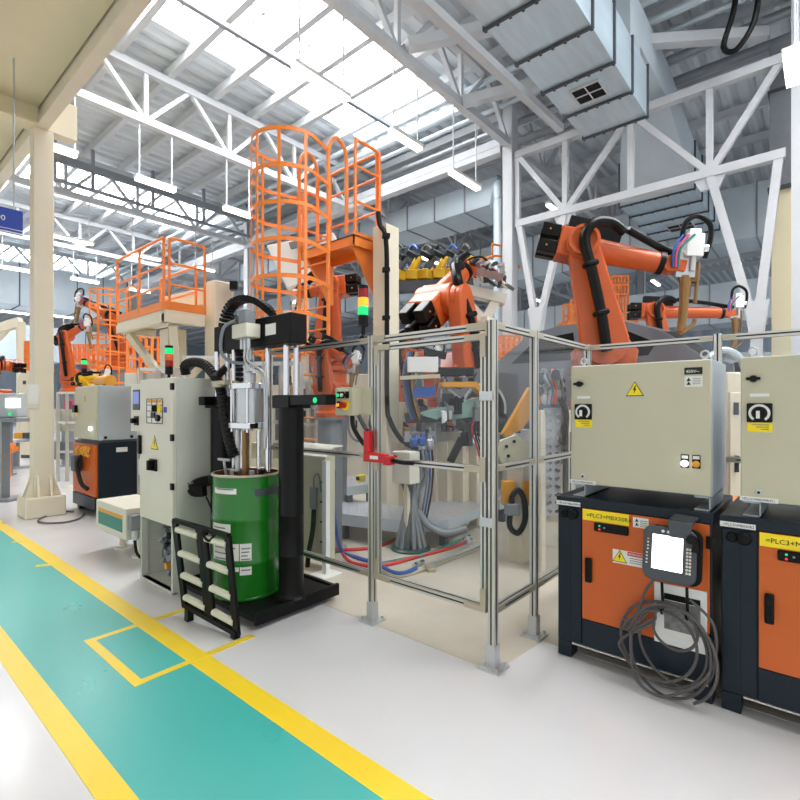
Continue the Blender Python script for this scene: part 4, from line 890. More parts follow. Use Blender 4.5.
robot('orange robot standing under the ladder platform', R3(331, 400, 8.7)[:2], R3(331, 352, 8.7), R3(334, 288, 8.7), R3(304, 292, 8.8), R3(292, 302, 8.8), tool='gripper', k=.95)
robot('orange robot bent low behind the push button control box', R3(330, 420, 5.75)[:2], R3(327, 388, 5.75), R3(326, 350, 5.75), R3(350, 362, 5.65), R3(356, 376, 5.65), tool='gun', k=.47)
robot('orange robot arm reaching down close to the cream fixture posts', R3(412, 420, 8.7)[:2], R3(412, 400, 8.7), R3(405, 352, 8.7), R3(432, 356, 8.5), R3(438, 364, 8.5), k=.6)
# yellow and orange robots of the cells further along
robot('dark orange robot above the distant control console', R3(2, 430, 12)[:2], R3(2, 395, 12), R3(14, 366, 12), R3(2, 362, 12.3), R3(-6, 372, 12), tool='gripper', k=.7)
robot('slim orange robot right beside the beige column top half', R3(71, 420, 14)[:2], R3(72, 374, 14), R3(67, 336, 14), R3(84, 326, 14), R3(94, 336, 14), k=.75)
robot('orange robot arm stretching toward the cream platform', R3(118, 420, 16)[:2], R3(124, 350, 16), R3(112, 318, 16), R3(84, 302, 16), R3(74, 308, 16), k=.9, pedestal=True)
robot('yellow robot between the beige column and the grey cabinet', R3(92, 420, 12.5)[:2], R3(96, 398, 12.5), R3(84, 380, 12.5), R3(104, 376, 12.4), R3(112, 384, 12.4), body='yellow', k=.6)
robot('yellow robot behind the green drum pump rods', R3(308, 420, 10.6)[:2], R3(308, 388, 10.6), R3(298, 352, 10.6), R3(318, 346, 10.6), R3(326, 356, 10.6), body='yellow', k=.6)
robot('yellow robot seen through the gate beside the black robot hose', R3(406, 420, 10.3)[:2], R3(404, 372, 10.3), R3(399, 342, 10.3), R3(413, 336, 10.3), R3(419, 344, 10.3), body='yellow', k=.6)

# ------------------------------------------------------------------ caged ladder with its landing
t = thing('caged_ladder', 'tall orange caged ladder beside the landing platform', 'ladder', (4.32, 5.45, 0))
LX, LY0, LY1, LT = 4.385, 5.04, 5.66, 4.05
for y in (LY0, LY1):
    MB().tube([(LX, y, 0), (LX, y, 2.5), (LX, y, 4.6), (LX+.01, y, 5.12), (LX+.14, y, 5.3), (LX+.3, y, 5.2), (LX+.33, y, 4.9), (LX+.33, y, 4.05)], .026, 10, 4).out('stringer', 'orange_rail', t)
z = .3
while z < 4.0: MB().cyl((LX, LY0, z), (LX, LY1, z), .014, n=8).out('rung', 'orange_rail', t); z += .3
cyy, rad = (LY0+LY1)/2, .47
HZ = [2.36+.45*i for i in range(7)]
for zz in HZ:
    P = []
    for k in range(15):
        a = math.radians(90+180*k/14); P.append((LX-.42+rad*1.0*math.cos(a), cyy+rad*math.sin(a), zz))
    P = [(LX, LY1+.02, zz)]+P+[(LX, LY0-.02, zz)]
    m = MB()
    for a, b in zip(P, P[1:]): m.bar(a, b, .012, .05)
    m.out('cage_hoop', 'orange_rail', t)
for a in (100, 140, 180, 220, 260):
    q = math.radians(a); m = MB().bb(-.02, .02, -.006, .006, 2.28, HZ[-1]+.02); mm = Matrix.Rotation(q+math.pi/2, 4, 'Z'); bmesh.ops.transform(m.bm, matrix=Matrix.Translation((LX-.42+rad*math.cos(q), cyy+rad*math.sin(q), 0)) @ mm, verts=m.bm.verts); m.out('cage_strap', 'orange_rail', t)
t = thing('landing_platform', 'orange landing platform with handrails at the top of the caged ladder', 'platform', (4.9, 5.4, 4.0))
px0, px1, py0, py1, pz = 4.68, 5.24, 4.86, 6.0, 4.0
MB().bb(px0, px1, py0, py1, pz-.02, pz).bb(px0, px1, py0, py0+.02, pz-.14, pz+.05).bb(px1-.02, px1, py0, py1, pz-.14, pz+.05).bb(px0, px1, py1-.02, py1, pz-.14, pz+.05).bb(px0, px0+.02, py0, py1, pz-.14, pz).out('deck', 'orange_rail', t)
for y in (py0+.06, py1-.1): MB().prism([(px0+.05, pz-.14), (px1, pz-.14), (px1, pz-.75), (px1-.08, pz-.75)], (0, y, 0), (1,0,0), (0,0,1), (0, .04, 0)).out('support_bracket', 'orange_rail', t)
def rail(t, a, b, z0, h=1.1, mids=(.36, .73), m='orange_rail', r=.022):
    a, b = Vector((*a, z0)), Vector((*b, z0)); d = (b-a).normalized()*.1; u = Vector((0,0,h)); g = MB()
    g.tube([a, a+u-Vector((0,0,.1)), a+u-Vector((0,0,.03))+d*.3, a+u+d, b+u-d, b+u-Vector((0,0,.03))-d*.3, b+u-Vector((0,0,.1)), b], r, 8, 3)
    for q in mids: g.cyl(a+u*q, b+u*q, r*.8, n=8)
    g.out('guard_rail', m, t)
rail(t, (px0+.06, py0+.03), (px1-.02, py0+.03), pz, 1.32); rail(t, (px1-.02, py0+.08), (px1-.02, py1-.05), pz, 1.32); rail(t, (px0+.02, py1-.03), (px1-.05, py1-.03), pz, .9)
t = thing('machine_column', 'tall cream steel column carrying a black cable, behind the gate post', 'column', (5.35, 5.45, 0))
c0 = at(386, 407, D=6.9)
MB().bb(c0.x-.13, c0.x+.13, c0.y-.13, c0.y+.13, .02, 4.15).out('shaft', 'cream', t, bevel=.01); MB().bb(c0.x-.22, c0.x+.22, c0.y-.22, c0.y+.22, 0, .02).out('base_plate', 'cream', t)
def cp(v, du=3, D=6.7): return at(386+du, v, D=D)
MB().tube([cp(212, -8), cp(225, -6), cp(240, 0), cp(300, 1), cp(400, 1), cp(420, 4), cp(438, 14), cp(448, 28), cp(452, 42)], .034, 10, 5).out('cable', 'black', t)
for v in (236, 270, 318, 345): MB().box(cp(v, 0), (.1, .1, .05), YAW).out('cable_clip', 'black_matte', t)

# ------------------------------------------------------------------ cream and orange platform on a gantry
t = thing('gantry_platform', 'cream steel service platform with orange handrails above the white cabinet', 'platform', (4, 8.7, 3))
gx0, gx1, gy0, gy1, gz = 3.44, 4.08, 7.76, 9.7, 3.17
MB().bb(gx0, gx1, gy0, gy1, gz-.06, gz).bb(gx0-.02, gx1, gy0-.02, gy0+.1, gz-.2, gz-.06).bb(gx0-.02, gx1, gy1-.1, gy1, gz-.2, gz-.06).bb(gx0-.02, gx0+.06, gy0, gy1, gz-.2, gz-.06).out('deck', 'cream', t, bevel=.006)
tb = MB().bb(gx0-.01, gx0+.005, gy0, gy1, gz, gz+.13).bb(gx0, gx1, gy0-.01, gy0+.005, gz, gz+.13).out('toe_board', 'orange_rail', t)
rail(t, (gx0, gy0+.06), (gx0, gy1-.0), gz, 1.12, (.33, .62)); rail(t, (gx0+.06, gy0), (gx1, gy0), gz, 1.12, (.35, .65)); rail(t, (gx1, gy0+.3), (gx1, gy1-.3), gz, .85, (.5,))
MB().cyl((gx0, (gy0+gy1)/2, gz), (gx0, (gy0+gy1)/2, gz+1.1), .02, n=8).out('rail_post', 'orange_rail', t)
MB().bb(3.72, 4.04, 8.3, 8.62, 0, gz-.2).out('main_post', 'cream', t, bevel=.012)
for a, b in (((3.9, 8.3, 2.0), (3.6, 7.85, 2.95)), ((3.9, 8.65, 2.0), (3.6, 9.55, 2.95)), ((4.1, 8.4, 2.1), (4.7, 8.05, 2.95))): MB().bar(a, b, .13, .11).out('diagonal_brace', 'cream', t, bevel=.006)
t = thing('lifting_column', 'cream upright machine column with a sloping arm beside the orange rails', 'column', (5.0, 7.9, 0))
lc = at(219, 407, D=8.4)
MB().bb(lc.x-.17, lc.x+.17, lc.y-.17, lc.y+.17, 0, 3.75).out('shaft', 'cream', t, bevel=.015); MB().bar((lc.x, lc.y+.1, 3.55), at(170, 306, D=9.2), .26, .3).out('arm', 'cream', t, bevel=.02)
MB().bar(at(208, 318, D=8.4), at(170, 316, D=9.0), .22, .3).out('arm', 'cream', t, bevel=.02)
for v in (286, 304, 320): MB().box(at(234, v, D=8.2), (.12, .12, .14), YAW).out('sensor_block', 'black', t)
# ------------------------------------------------------------------ fixture, platforms and machines of the cell
def slab(name, lab, uv, zt, th, m, cat, zr=None):
    P = [at(u, v, z=zt) for u, v in uv]; t = thing(name, lab, cat, (P[0].x, P[0].y, 0))
    MB().prism([(p.x, p.y) for p in P], (0,0,zt-.012), (1,0,0), (0,1,0), (0,0,.012)).out('tread_deck', 'tread', t)
    sk = MB(); n = len(P)
    for i in range(n):
        a, b = P[i], P[(i+1) % n]; sk.poly([(a.x, a.y, zt-th), (b.x, b.y, zt-th), (b.x, b.y, zt-.012), (a.x, a.y, zt-.012)], ((0,1,2,3),))
    sk.out('skirt', 'galv_light', t)
    d = MB(); xs = [p.x for p in P]; ys = [p.y for p in P]; step = .075
    def inside(x, y):
        c = False
        for i in range(n):
            a, b = P[i], P[(i+1) % n]
            if (a.y > y) != (b.y > y) and x < (b.x-a.x)*(y-a.y)/(b.y-a.y)+a.x: c = not c
        return c
    i = 0; x = min(xs)
    while x < max(xs):
        y = min(ys); j = 0
        while y < max(ys):
            if inside(x, y): d.box((x, y, zt+.0015), (.05, .018, .004), .785 if (i+j) % 2 else -.785)
            y += step; j += 1
        x += step; i += 1
    d.out('tread_pattern', 'steel', t)
    ft = MB()
    for p in P[::2]: 
        c = sum(P, Vector())/n; q = p+(c-p)*.12; MB().bb(q.x-.04, q.x+.04, q.y-.04, q.y+.04, 0, zt-th).out('leg', 'grey_dark', t)
    return t
slab('tread_platform', 'checker plate platform with grey skirt around the robot foot behind the gate', ((334, 513), (395, 520), (448, 520), (487, 503), (487, 489), (440, 501), (400, 506), (346, 499)), .33, .14, 'tread', 'platform')
slab('tread_platform', 'raised checker plate step behind the fence panel, under a yellow plug', ((347, 487), (371, 484), (371, 475), (347, 476)), .55, .12, 'tread', 'platform')
slab('tread_platform', 'checker plate platform corner low behind the short side fence', ((500, 500), (520, 494), (533, 487), (533, 478), (505, 486), (487, 494)), .33, .14, 'tread', 'platform')
t = thing('yellow_plug', 'small yellow plug on the raised checker plate step', 'plug', at(361, 481, z=.55))
p = at(361, 481, z=.55); MB().bb(p.x-.06, p.x+.06, p.y-.05, p.y+.05, .553, .64).out('housing', 'sign_yellow', t, bevel=.008); MB().bb(p.x-.075, p.x-.058, p.y-.03, p.y+.03, .57, .62).out('socket', 'black', t)
t = thing('guard_cabinet', 'low cream machine cabinet with sloped sheet top behind the black pump post', 'cabinet', (3.3, 4.1, 0))
MB().prism([(3.24, .1), (3.24, 1.12), (3.27, 1.22), (3.38, 1.24), (3.38, .1)], (0, 3.78, 0), (1,0,0), (0,0,1), (0, .62, 0)).out('body', 'cabinet_beige', t, bevel=.008)
MB().prism([(3.2, 1.16), (3.3, 1.255), (3.43, 1.262), (3.43, 1.248), (3.3, 1.241), (3.21, 1.145)], (0, 3.72, 0), (1,0,0), (0,0,1), (0, .74, 0)).out('top_sheet', 'cabinet_white', t)
MB().bb(3.19, 3.24, 3.70, 3.76, .01, 1.12).out('leg', 'white', t); MB().bb(3.1, 3.34, 3.62, 3.84, 0, .012).out('foot_plate', 'white', t)
MB().bb(3.2, 3.24, 3.88, 3.97, .62, .84).out('plug_box', 'grey_mid', t, bevel=.008); MB().tube([(3.22, 3.92, .84), (3.215, 3.91, .95), (3.215, 3.84, .97), (3.23, 3.82, .8)], .008, 8).out('cable', 'grey_mid', t); MB().tube([(3.22, 3.92, .62), (3.21, 3.93, .4), (3.18, 3.95, .2), (3.2, 4.0, .03)], .025, 8).out('cable', 'black', t)
for zz in (.3, .5, .7, .9): MB().cyl((3.234, 3.83, zz), (3.24, 3.83, zz), .012, n=8).out('hole', 'black', t)
# cable trunk with its round foot
t = thing('cable_bundle', 'bundle of grey cables flaring into a dark round floor foot', 'cable bundle', at(411, 549, z=0))
g0 = at(411, 549, z=0); GD = 5.75
MB().lathe([(0, 0), (.23, 0), (.23, .02), (.2, .04), (0, .045)], g0, n=32).out('foot', 'dark_teal', t)
for k in range(14):
    a = k*2*math.pi/14; q = Vector((math.cos(a), math.sin(a), 0))
    MB().tube([g0+q*.17+Vector((0,0,.04)), g0+q*.13+Vector((0,0,.2)), g0+q*.07+Vector((.0,0,.45)), g0+q*.06+Vector((.02,0,.62)), g0+q*(.09+.03*(k % 3))+Vector((.02*(k % 4),0,.85)), g0+q*(.12+.03*(k % 3))+Vector((0,0,1.0))], .026, 7, 4).out('grey_cable', 'grey_mid' if k % 4 else 'grey_dark', t)
MB().tube([g0+Vector((.05,-.05,.45)), g0+Vector((.12,-.16,.28)), g0+Vector((.22,-.34,.2)), g0+Vector((.4,-.5,.24))], .045, 10, 5).out('branch_hose', 'grey_mid', t)
t = thing('terminal_box', 'white terminal box above the flared grey cable bundle', 'box', at(405, 482, D=5.7))
p = at(406, 467, D=5.65); MB().box(p, (.18, .26, .36), YAW*0).out('enclosure', 'cabinet_white', t, bevel=.008); MB().box(p+Vector((-.092, .08, .11)), (.004, .05, .05)).out('mark', 'red', t)
MB().bar((p.x+.02, p.y, 0.0), (p.x+.02, p.y, p.z-.18), .05).out('post', 'cream', t)
t = thing('regulator_unit', 'blue air regulators with hanging tubes beside the white terminal box', 'regulator', at(424, 500, D=5.9))
for k, (u, v) in enumerate(((414, 441), (422, 440), (430, 442), (424, 456), (418, 470), (426, 472))): MB().lathe([(.03, 0), (.05, .02), (.05, .09), (.03, .11), (.03, .15), (0, .152)], at(u, v+6, D=5.9), n=14).out('regulator', 'blue' if k % 3 != 2 else 'steel', t)
for k in range(7): MB().tube([at(414+3*k, 450, D=5.85), at(415+3*k, 470+3*(k % 3), D=5.85), at(413+3*k, 495, D=5.87), at(411+2.5*k, 520, D=5.9)], .012, 6, 4).out('tube', ('grey_mid', 'blue', 'black', 'steel')[k % 4], t)
MB().bar(at(422, 445, D=6.0), at(422, 445, D=6.0)*1+Vector((0,0,-1.15)), .06).out('stand', 'steel', t)
# welding fixture
t = thing('welding_fixture', 'cream welding fixture crowded with grey clamps, seen through the gate', 'fixture', at(450, 520, D=7.0))
FD = 6.3
def fa(u, v, D): return at(u, v, D=D*1.12)
def fpost(u, v0, w, zb=.0, D=FD, m='cream', nm='post'):
    p = fa(u, v0, D=D); MB().bb(p.x-w/2, p.x+w/2, p.y-w/2, p.y+w/2, zb, p.z).out(nm, m, t, bevel=.008)
for a in ((403, 402, .09), (434, 420, .22), (445, 440, .3), (460, 432, .3), (474, 436, .24), (432, 470, .12), (420, 452, .1)): fpost(*a)
MB().bar(fa(405, 418, D=6.1), fa(480, 415, D=6.2), .12, .14).out('cross_beam', 'grey_dark', t, bevel=.01)
MB().bar(fa(404, 437, D=6.2), fa(430, 432, D=6.2), .3, .04).out('tread_plate', 'tread', t)
rnd = random.Random(11)
for k in range(26):
    u, v = 408+70*rnd.random(), 398+40*rnd.random(); p = fa(u, v, D=5.9+.5*rnd.random()); w = .06+.1*rnd.random()
    c = MB(); c.box(p, (w, w*.7, w*(.8+rnd.random())), rnd.random()*3); c.bar(p, p+Vector((rnd.random()-.5, rnd.random()-.5, rnd.random()*.6))*.3, .035, .03); c.out('clamp', ('grey_dark', 'steel', 'grey_mid', 'black')[k % 4], t, bevel=.004)
MB().prism([(-.5, 0), (.35, .22), (.45, .1), (.4, -.02), (-.2, -.1)], fa(455, 414, D=6.0), _R+(0,), (0,0,1), (.25, .2, .02)).out('sheet_part', 'green_glass', t, bevel=.006)
MB().prism([(-.32, .05), (.14, .06), (.34, -.16), (.28, -.18), (.12, -.02), (-.32, -.01)], fa(466, 386, D=5.9), _R+(0,), (0,0,1), (.2, .2, 0)).out('amber_plate', 'amber', t, bevel=.004)
MB().prism([(-.2, 0), (.2, 0), (.2, .2), (-.2, .2)], fa(423, 372, D=5.8), _R+(0,), (0,0,1), (.1, .1, 0)).out('light_panel', 'white', t, bevel=.004)
MB().bar(fa(400, 378, D=5.8), fa(440, 376, D=5.8), .05).out('bar', 'cabinet_beige', t)
for k in range(6): MB().tube([fa(476+1.5*k, 415, D=6.0), fa(472+3*k, 430+2*k, D=5.9), fa(478+2*k, 450, D=5.95), fa(482+k, 475, D=6.0)], .012, 6, 4).out('cable', ('red', 'black', 'black', 'red', 'grey_dark', 'black')[k], t)
for k in range(6): MB().tube([fa(408+2*k, 352, D=6.0), fa(403+2.2*k, 375, D=5.9), fa(406+2*k, 400, D=5.9), fa(412+2*k, 420, D=6.0)], .014, 6, 4).out('hose', ('grey_mid', 'blue', 'grey_dark', 'black', 'amber', 'grey_mid')[k], t)
MB().bar(fa(436, 372, D=6.0), fa(472, 372, D=6.1), .2, .12).out('carriage', 'black_matte', t, bevel=.02)
MB().bar(fa(424, 352, D=6.1), fa(446, 356, D=6.1), .1, .1).out('slide', 'black', t, bevel=.01)
for k, (u, v, w, h) in enumerate(((424, 398, .3, .16), (432, 366, .22, .1))): MB().prism([(-w/2, 0), (w/2, .02), (w/2, h), (-w/2, h-.02)], fa(u, v, D=5.85), _R+(0,), (0,0,1), (.03, .02, 0)).out('blue_panel', 'blue', t)
for k in range(34):
    u, v = 404+76*rnd.random(), 372+74*rnd.random(); p = fa(u, v, D=5.95+.35*rnd.random()); w = .04+.07*rnd.random()
    c = MB(); c.box(p, (w, w*.8, w*(1+rnd.random())), rnd.random()*3); c.cyl(p, p+Vector((rnd.random()-.5, rnd.random()-.5, rnd.random()-.3))*.25, .014, n=8); c.out('clamp', ('black', 'steel', 'grey_dark', 'chrome', 'brass')[k % 5], t, bevel=.004)
MB().bar(fa(462, 438, D=5.9), fa(450, 462, D=5.9), .06, .1).out('bracket', 'black', t)
# right hand stand with amber plate
t = thing('clamp_stand', 'cream clamp stand with amber boxes behind the short side fence', 'stand', at(519, 535, D=5.3))
p = at(519, 450, D=5.3); MB().bb(p.x-.09, p.x+.09, p.y-.09, p.y+.09, 0, p.z).out('post', 'cream', t, bevel=.01)
for u in (508, 527): q = at(u, 493, D=5.2); MB().box(q, (.1, .12, .26), YAW).out('amber_box', 'amber', t, bevel=.008)
MB().prism([(-.14, -.08), (.04, -.16), (.24, .02), (.2, .08), (0, .22), (-.16, .16), (-.2, .04)], at(516, 456, D=5.15), _R+(0,), (0,0,1), (.06, .05, 0)).out('clamp_plate', 'cabinet_beige', t, bevel=.006)
for a, b in ((-.1, .1), (-.02, .15), (-.08, .0)): q = at(516, 456, D=5.14)+Vector((_R[0]*a, _R[1]*a, b)); MB().cyl(q-Vector((_F[0]*.01, _F[1]*.01, 0)), q, .018, n=10).out('hole', 'black', t)
MB().bar(at(520, 455, D=5.2), at(545, 470, D=5.2), .08, .06).out('clamp_arm', 'steel', t)
q = at(512, 509, D=5.1); MB().box(q, (.1, .14, .12), YAW).out('plug', 'grey_mid', t, bevel=.01); MB().tube([q+Vector((0,0,.06)), at(512, 497, D=5.1), at(518, 490, D=5.1), at(524, 500, D=5.1), at(525, 520, D=5.1), at(518, 533, D=5.1), at(510, 527, D=5.1), at(510, 514, D=5.1)], .03, 8, 5).out('cable', 'rubber', t)
tag(MB().prism([(-.2, -.22), (-.17, -.26), (.02, -.17), (.22, .12), (.22, .26), (.1, .3)], at(521, 414, D=5.5), _R+(0,), (0,0,1), (.08, .08, 0)).out('amber_guard', 'amber', bevel=.008), 'slanted amber guard plate behind the middle fence post', 'guard plate')
t = thing('checker_plate_screen', 'upright checker plate panel in a cream frame beside the switch cabinet', 'panel', at(552, 560, D=5.3))
a, b = at(544, 408, D=5.0), at(561, 408, D=5.0); A0, B0 = Vector((a.x, a.y, .55)), Vector((b.x, b.y, .55))
ex = (B0-A0).normalized(); ny = Vector((ex.y, -ex.x, 0))
MB().prism([(0, 0), ((B0-A0).length, 0), ((B0-A0).length, a.z-.55), (0, a.z-.55)], A0, ex, (0,0,1), -ny*.015).out('sheet', 'tread', t)
d = MB()
for i in range(2):
    for j in range(13):
        c = A0+ex*(.05+.085*i)+Vector((0,0,.05+.082*j))+ny*.003; s = .5 if (i+j) % 2 else -.5; v = ex*math.cos(s)+Vector((0,0,1))*math.sin(s); d.bar(c-v*.026, c+v*.026, .03, .006, up=ny)
d.out('tread_pattern', 'chrome', t)
for q, w in ((A0-ex*.05, .1), (B0+ex*.07, .05)): MB().bar((q.x, q.y, 0), (q.x, q.y, a.z-.02), w).out('frame_post', 'cream', t, bevel=.006)
MB().box(B0+ex*.06+Vector((0,0,.5)), (.06, .06, .7), YAW).out('cover', 'grey_dark', t)
for k in range(5): MB().tube([at(548+3*k, 405, D=4.95), at(550+3*k, 390, D=5.0), at(545+4*k, 378, D=5.0), at(543+5*k, 370, D=5.15)], .018, 7, 4).out('hose', ('grey_mid', 'grey_dark', 'red', 'teal', 'grey_cable')[k], t)
rnd = random.Random(5)
for k in range(22):
    p = at(541+24*rnd.random(), 372+28*rnd.random(), D=5.0+.2*rnd.random()); MB().sph(p, .025+.03*rnd.random(), 8, (1, 1, 1.4)).out('fitting', ('grey_dark', 'steel', 'black', 'grey_mid')[k % 4], t)
MB().tube([at(560, 398, D=4.95), at(566, 412, D=4.95), at(566, 425, D=4.95), at(564, 445, D=4.95)], .03, 8, 5).out('hose', 'rubber', t)
# car body raised on the line
def carbody():
    t = thing('car_body', 'bare grey car body shell raised on the line behind the side fence', 'car body', (7.5, 2.9, 1.4))
    x0, y0 = 6.75, .75; Z = 1.3
    side = [(0, .25), (.15, .1), (.55, .1), (.62, .42), (.8, .62), (1.05, .66), (1.25, .55), (1.35, .1), (2.9, .1), (3.0, .5), (3.2, .65), (3.45, .65), (3.65, .5), (3.75, .12), (4.15, .15), (4.25, .45), (4.2, .78), (3.9, .9), (3.15, 1.0), (2.55, 1.42), (2.1, 1.5), (1.3, 1.48), (.75, 1.28), (.35, .95), (.05, .85)]
    win = [(2.85, 1.0), (2.45, 1.33), (1.9, 1.38), (1.86, 1.0)], [(1.76, 1.0), (1.78, 1.38), (1.25, 1.36), (.85, 1.15), (.95, 1.0)]
    for x, s in ((x0, 1), (x0+1.6, -1)):
        m = MB(); m.prism(side, (x, y0, Z), (0,1,0), (0,0,1), (.04*s, 0, 0)); m.out('side_panel', 'car_body', t, bevel=.01)
        for w in win: MB().prism(w, (x-.004*s, y0, Z), (0,1,0), (0,0,1), (.048*s, 0, 0)).out('window_opening', 'black_matte', t)
        for c in (.93, 3.33):
            MB().lathe([(.36, 0), (.40, -.02), (.40, .03), (.36, .03)], (x, y0+c, Z+.33), 'X', 24, -.2, math.pi+.2).out('wheel_arch', 'car_white', t)
    top = [(.05, .85), (.35, .95), (.75, 1.28), (1.3, 1.48), (2.1, 1.5), (2.55, 1.42), (3.15, 1.0), (3.9, .9), (4.2, .78), (4.25, .45)]
    for nm, ia, ib, mm in (('boot_lid', 0, 1, 'car_body'), ('rear_screen', 1, 2, 'black_matte'), ('roof_skin', 2, 5, 'car_body'), ('windscreen', 5, 6, 'black_matte'), ('bonnet', 6, 8, 'car_white'), ('nose', 8, 9, 'car_white')):
        p = top[ia:ib+1]; pts = []; fs = []; N = 6
        for a, b in p:
            for j in range(N+1): q = j/N*2-1; pts.append((x0+.8+.8*q, y0+a, Z+b+.06*(1-q*q)))
        for i in range(len(p)-1):
            for j in range(N): fs.append((i*(N+1)+j, i*(N+1)+j+1, (i+1)*(N+1)+j+1, (i+1)*(N+1)+j))
        MB().poly(pts, fs).out(nm, mm, t)
    MB().bb(x0+.05, x0+1.55, y0+.3, y0+4.0, Z+.1, Z+.18).out('floor_pan', 'grey_dark', t)
    return t
carbody()
t = thing('body_carrier', 'dark steel carrier frame under the raised car body', 'carrier', (7.5, 2.9, 0))
for x in (7.0, 8.1): MB().bb(x-.06, x+.06, 1.05, 4.75, 1.25, 1.39).out('runner', 'grey_dark', t)
for x in (7.0, 8.1):
    for y in (1.25, 2.95, 4.55): MB().bb(x-.1, x+.1, y-.1, y+.1, 0, 1.25).out('leg', 'cream', t)
rnd = random.Random(9)
for k in range(14):
    x, y = 6.62+.15*rnd.random(), 1.0+3.4*rnd.random(); MB().box((x, y, 1.0+.3*rnd.random()), (.12, .1+.15*rnd.random(), .2+.2*rnd.random())).out('clamp', ('black', 'grey_dark', 'steel')[k % 3], t, bevel=.006)
# floor hoses
def fh(lab, m, P, r=.02, z=.02):
    tag(MB().tube([at(u, v, z=zz) if len(q) == 0 else at(u, v, D=q[0]) for u, v, zz, *q in P], r, 8, 6).out('floor_hose', m), lab, 'hose')
fh('blue hose dropping from the cabinet and running along the cell floor', 'blue', [(334, 470, .9, 5.3), (333, 500, .6, 5.3), (336, 530, .3, 5.3), (342, 551, .02), (358, 558, .02), (376, 563, .02), (392, 572, .02), (404, 573, .02), (416, 568, .02)], .022)
fh('red hose looping beside the blue one on the cell floor', 'red', [(331, 490, .7, 5.4), (331, 520, .4, 5.4), (338, 545, .02), (348, 560, .02), (362, 565, .02), (385, 565, .02), (420, 556, .02), (450, 548, .02), (466, 542, .02)], .02)
fh('teal hose running straight toward the far post on the cell floor', 'teal', [(376, 565, .02), (395, 561, .02), (420, 556, .02), (440, 549, .02), (460, 540, .02)], .021, .02)
fh('red hose hugging the platform edge on the cell floor', 'red', [(300, 546, .02), (315, 552, .02), (340, 550, .02), (370, 548, .02), (390, 542, .02), (404, 533, .02)], .022)
fh('grey steel pipe on the cell floor beyond the hose ends', 'steel', [(424, 566, .02), (450, 556, .02), (478, 545, .02), (490, 540, .02)], .018)
fh('thin beige cable on the floor in front of the blue hose', 'bracket', [(378, 568, .015), (395, 576, .015), (412, 574, .015), (440, 564, .015), (470, 552, .015), (490, 543, .015)], .012)
for u, v, lb, a in ((463, 541, 'teal', .4), (465, 545, 'red', .4), (414, 568, 'blue', .4)):
    p = at(u, v, z=.0); d = (at(u+14, v-6, z=0)-p).normalized(); t = thing('hose_coupling', 'chrome quick coupling at the end of the %s floor hose' % lb, 'coupling', p)
    MB().cyl(p+Vector((0,0,.025)), p+d*.16+Vector((0,0,.025)), .025, n=12).out('sleeve', 'chrome', t); MB().cyl(p+d*.04+Vector((0,0,.025)), p+d*.09+Vector((0,0,.025)), .032, n=12).out('collar', 'steel', t)
tag(MB().box(at(431, 568, z=.025), (.14, .08, .045), .8).out('floor_clip', 'bracket', bevel=.006), 'small beige pipe clip lying on the cell floor', 'clip')
# ------------------------------------------------------------------ machines and cells further back
def rack(lab, u0, u1, v0, D, z0=0, grp=None, n=3, boxes=()):
    a, b = at(u0, v0, D=D), at(u1, v0, D=D); t = thing('profile_rack', lab, 'rack', ((a.x+b.x)/2, (a.y+b.y)/2, z0), grp)
    for i in range(n):
        p = a+(b-a)*i/(n-1); MB().bar((p.x, p.y, z0), p, .06).out('upright', 'alu', t)
    for q in (.99, .66, .33):
        zz = z0+(a.z-z0)*q; MB().bar((a.x, a.y, zz), (b.x, b.y, zz), .05).out('crossbar', 'alu', t)
    for (fu, v, w, h, m) in boxes:
        p = at(u0+(u1-u0)*fu, v, D=D+.15); MB().box(p, (w, .18, h), math.atan2(b.y-a.y, b.x-a.x)).out('mounted_box', m, t, bevel=.008)
    return t
rack('aluminium profile rack with valve boxes between the pump rods and the ladder', 246, 300, 362, 6.2, n=4, boxes=((.25, 400, .3, .3, 'cabinet_white'), (.75, 420, .25, .5, 'grey_mid'), (.5, 450, .5, .2, 'cabinet_beige'), (.6, 380, .3, .12, 'grey_dark')))
rack('aluminium profile rack full of small grey blocks, seen above the sensor arm', 300, 317, 380, 7.9, n=3, boxes=((.3, 395, .22, .2, 'grey_mid'), (.7, 400, .2, .3, 'steel'), (.5, 430, .3, .4, 'cabinet_white'), (.4, 415, .12, .15, 'black')))
rack('aluminium frame cell beside the beige column foot', 58, 76, 392, 11.0, n=3, boxes=((.5, 420, .5, .5, 'cabinet_white'), (.3, 450, .3, .4, 'grey_mid'), (.7, 405, .2, .2, 'pink')))
rack('clear topped profile frame just behind the tall white cabinet', 140, 176, 368, 7.2, n=3, boxes=((.5, 380, .9, .2, 'cabinet_white'),))
rack('aluminium guard frame behind the chrome rods', 186, 216, 356, 6.4, n=2, boxes=())
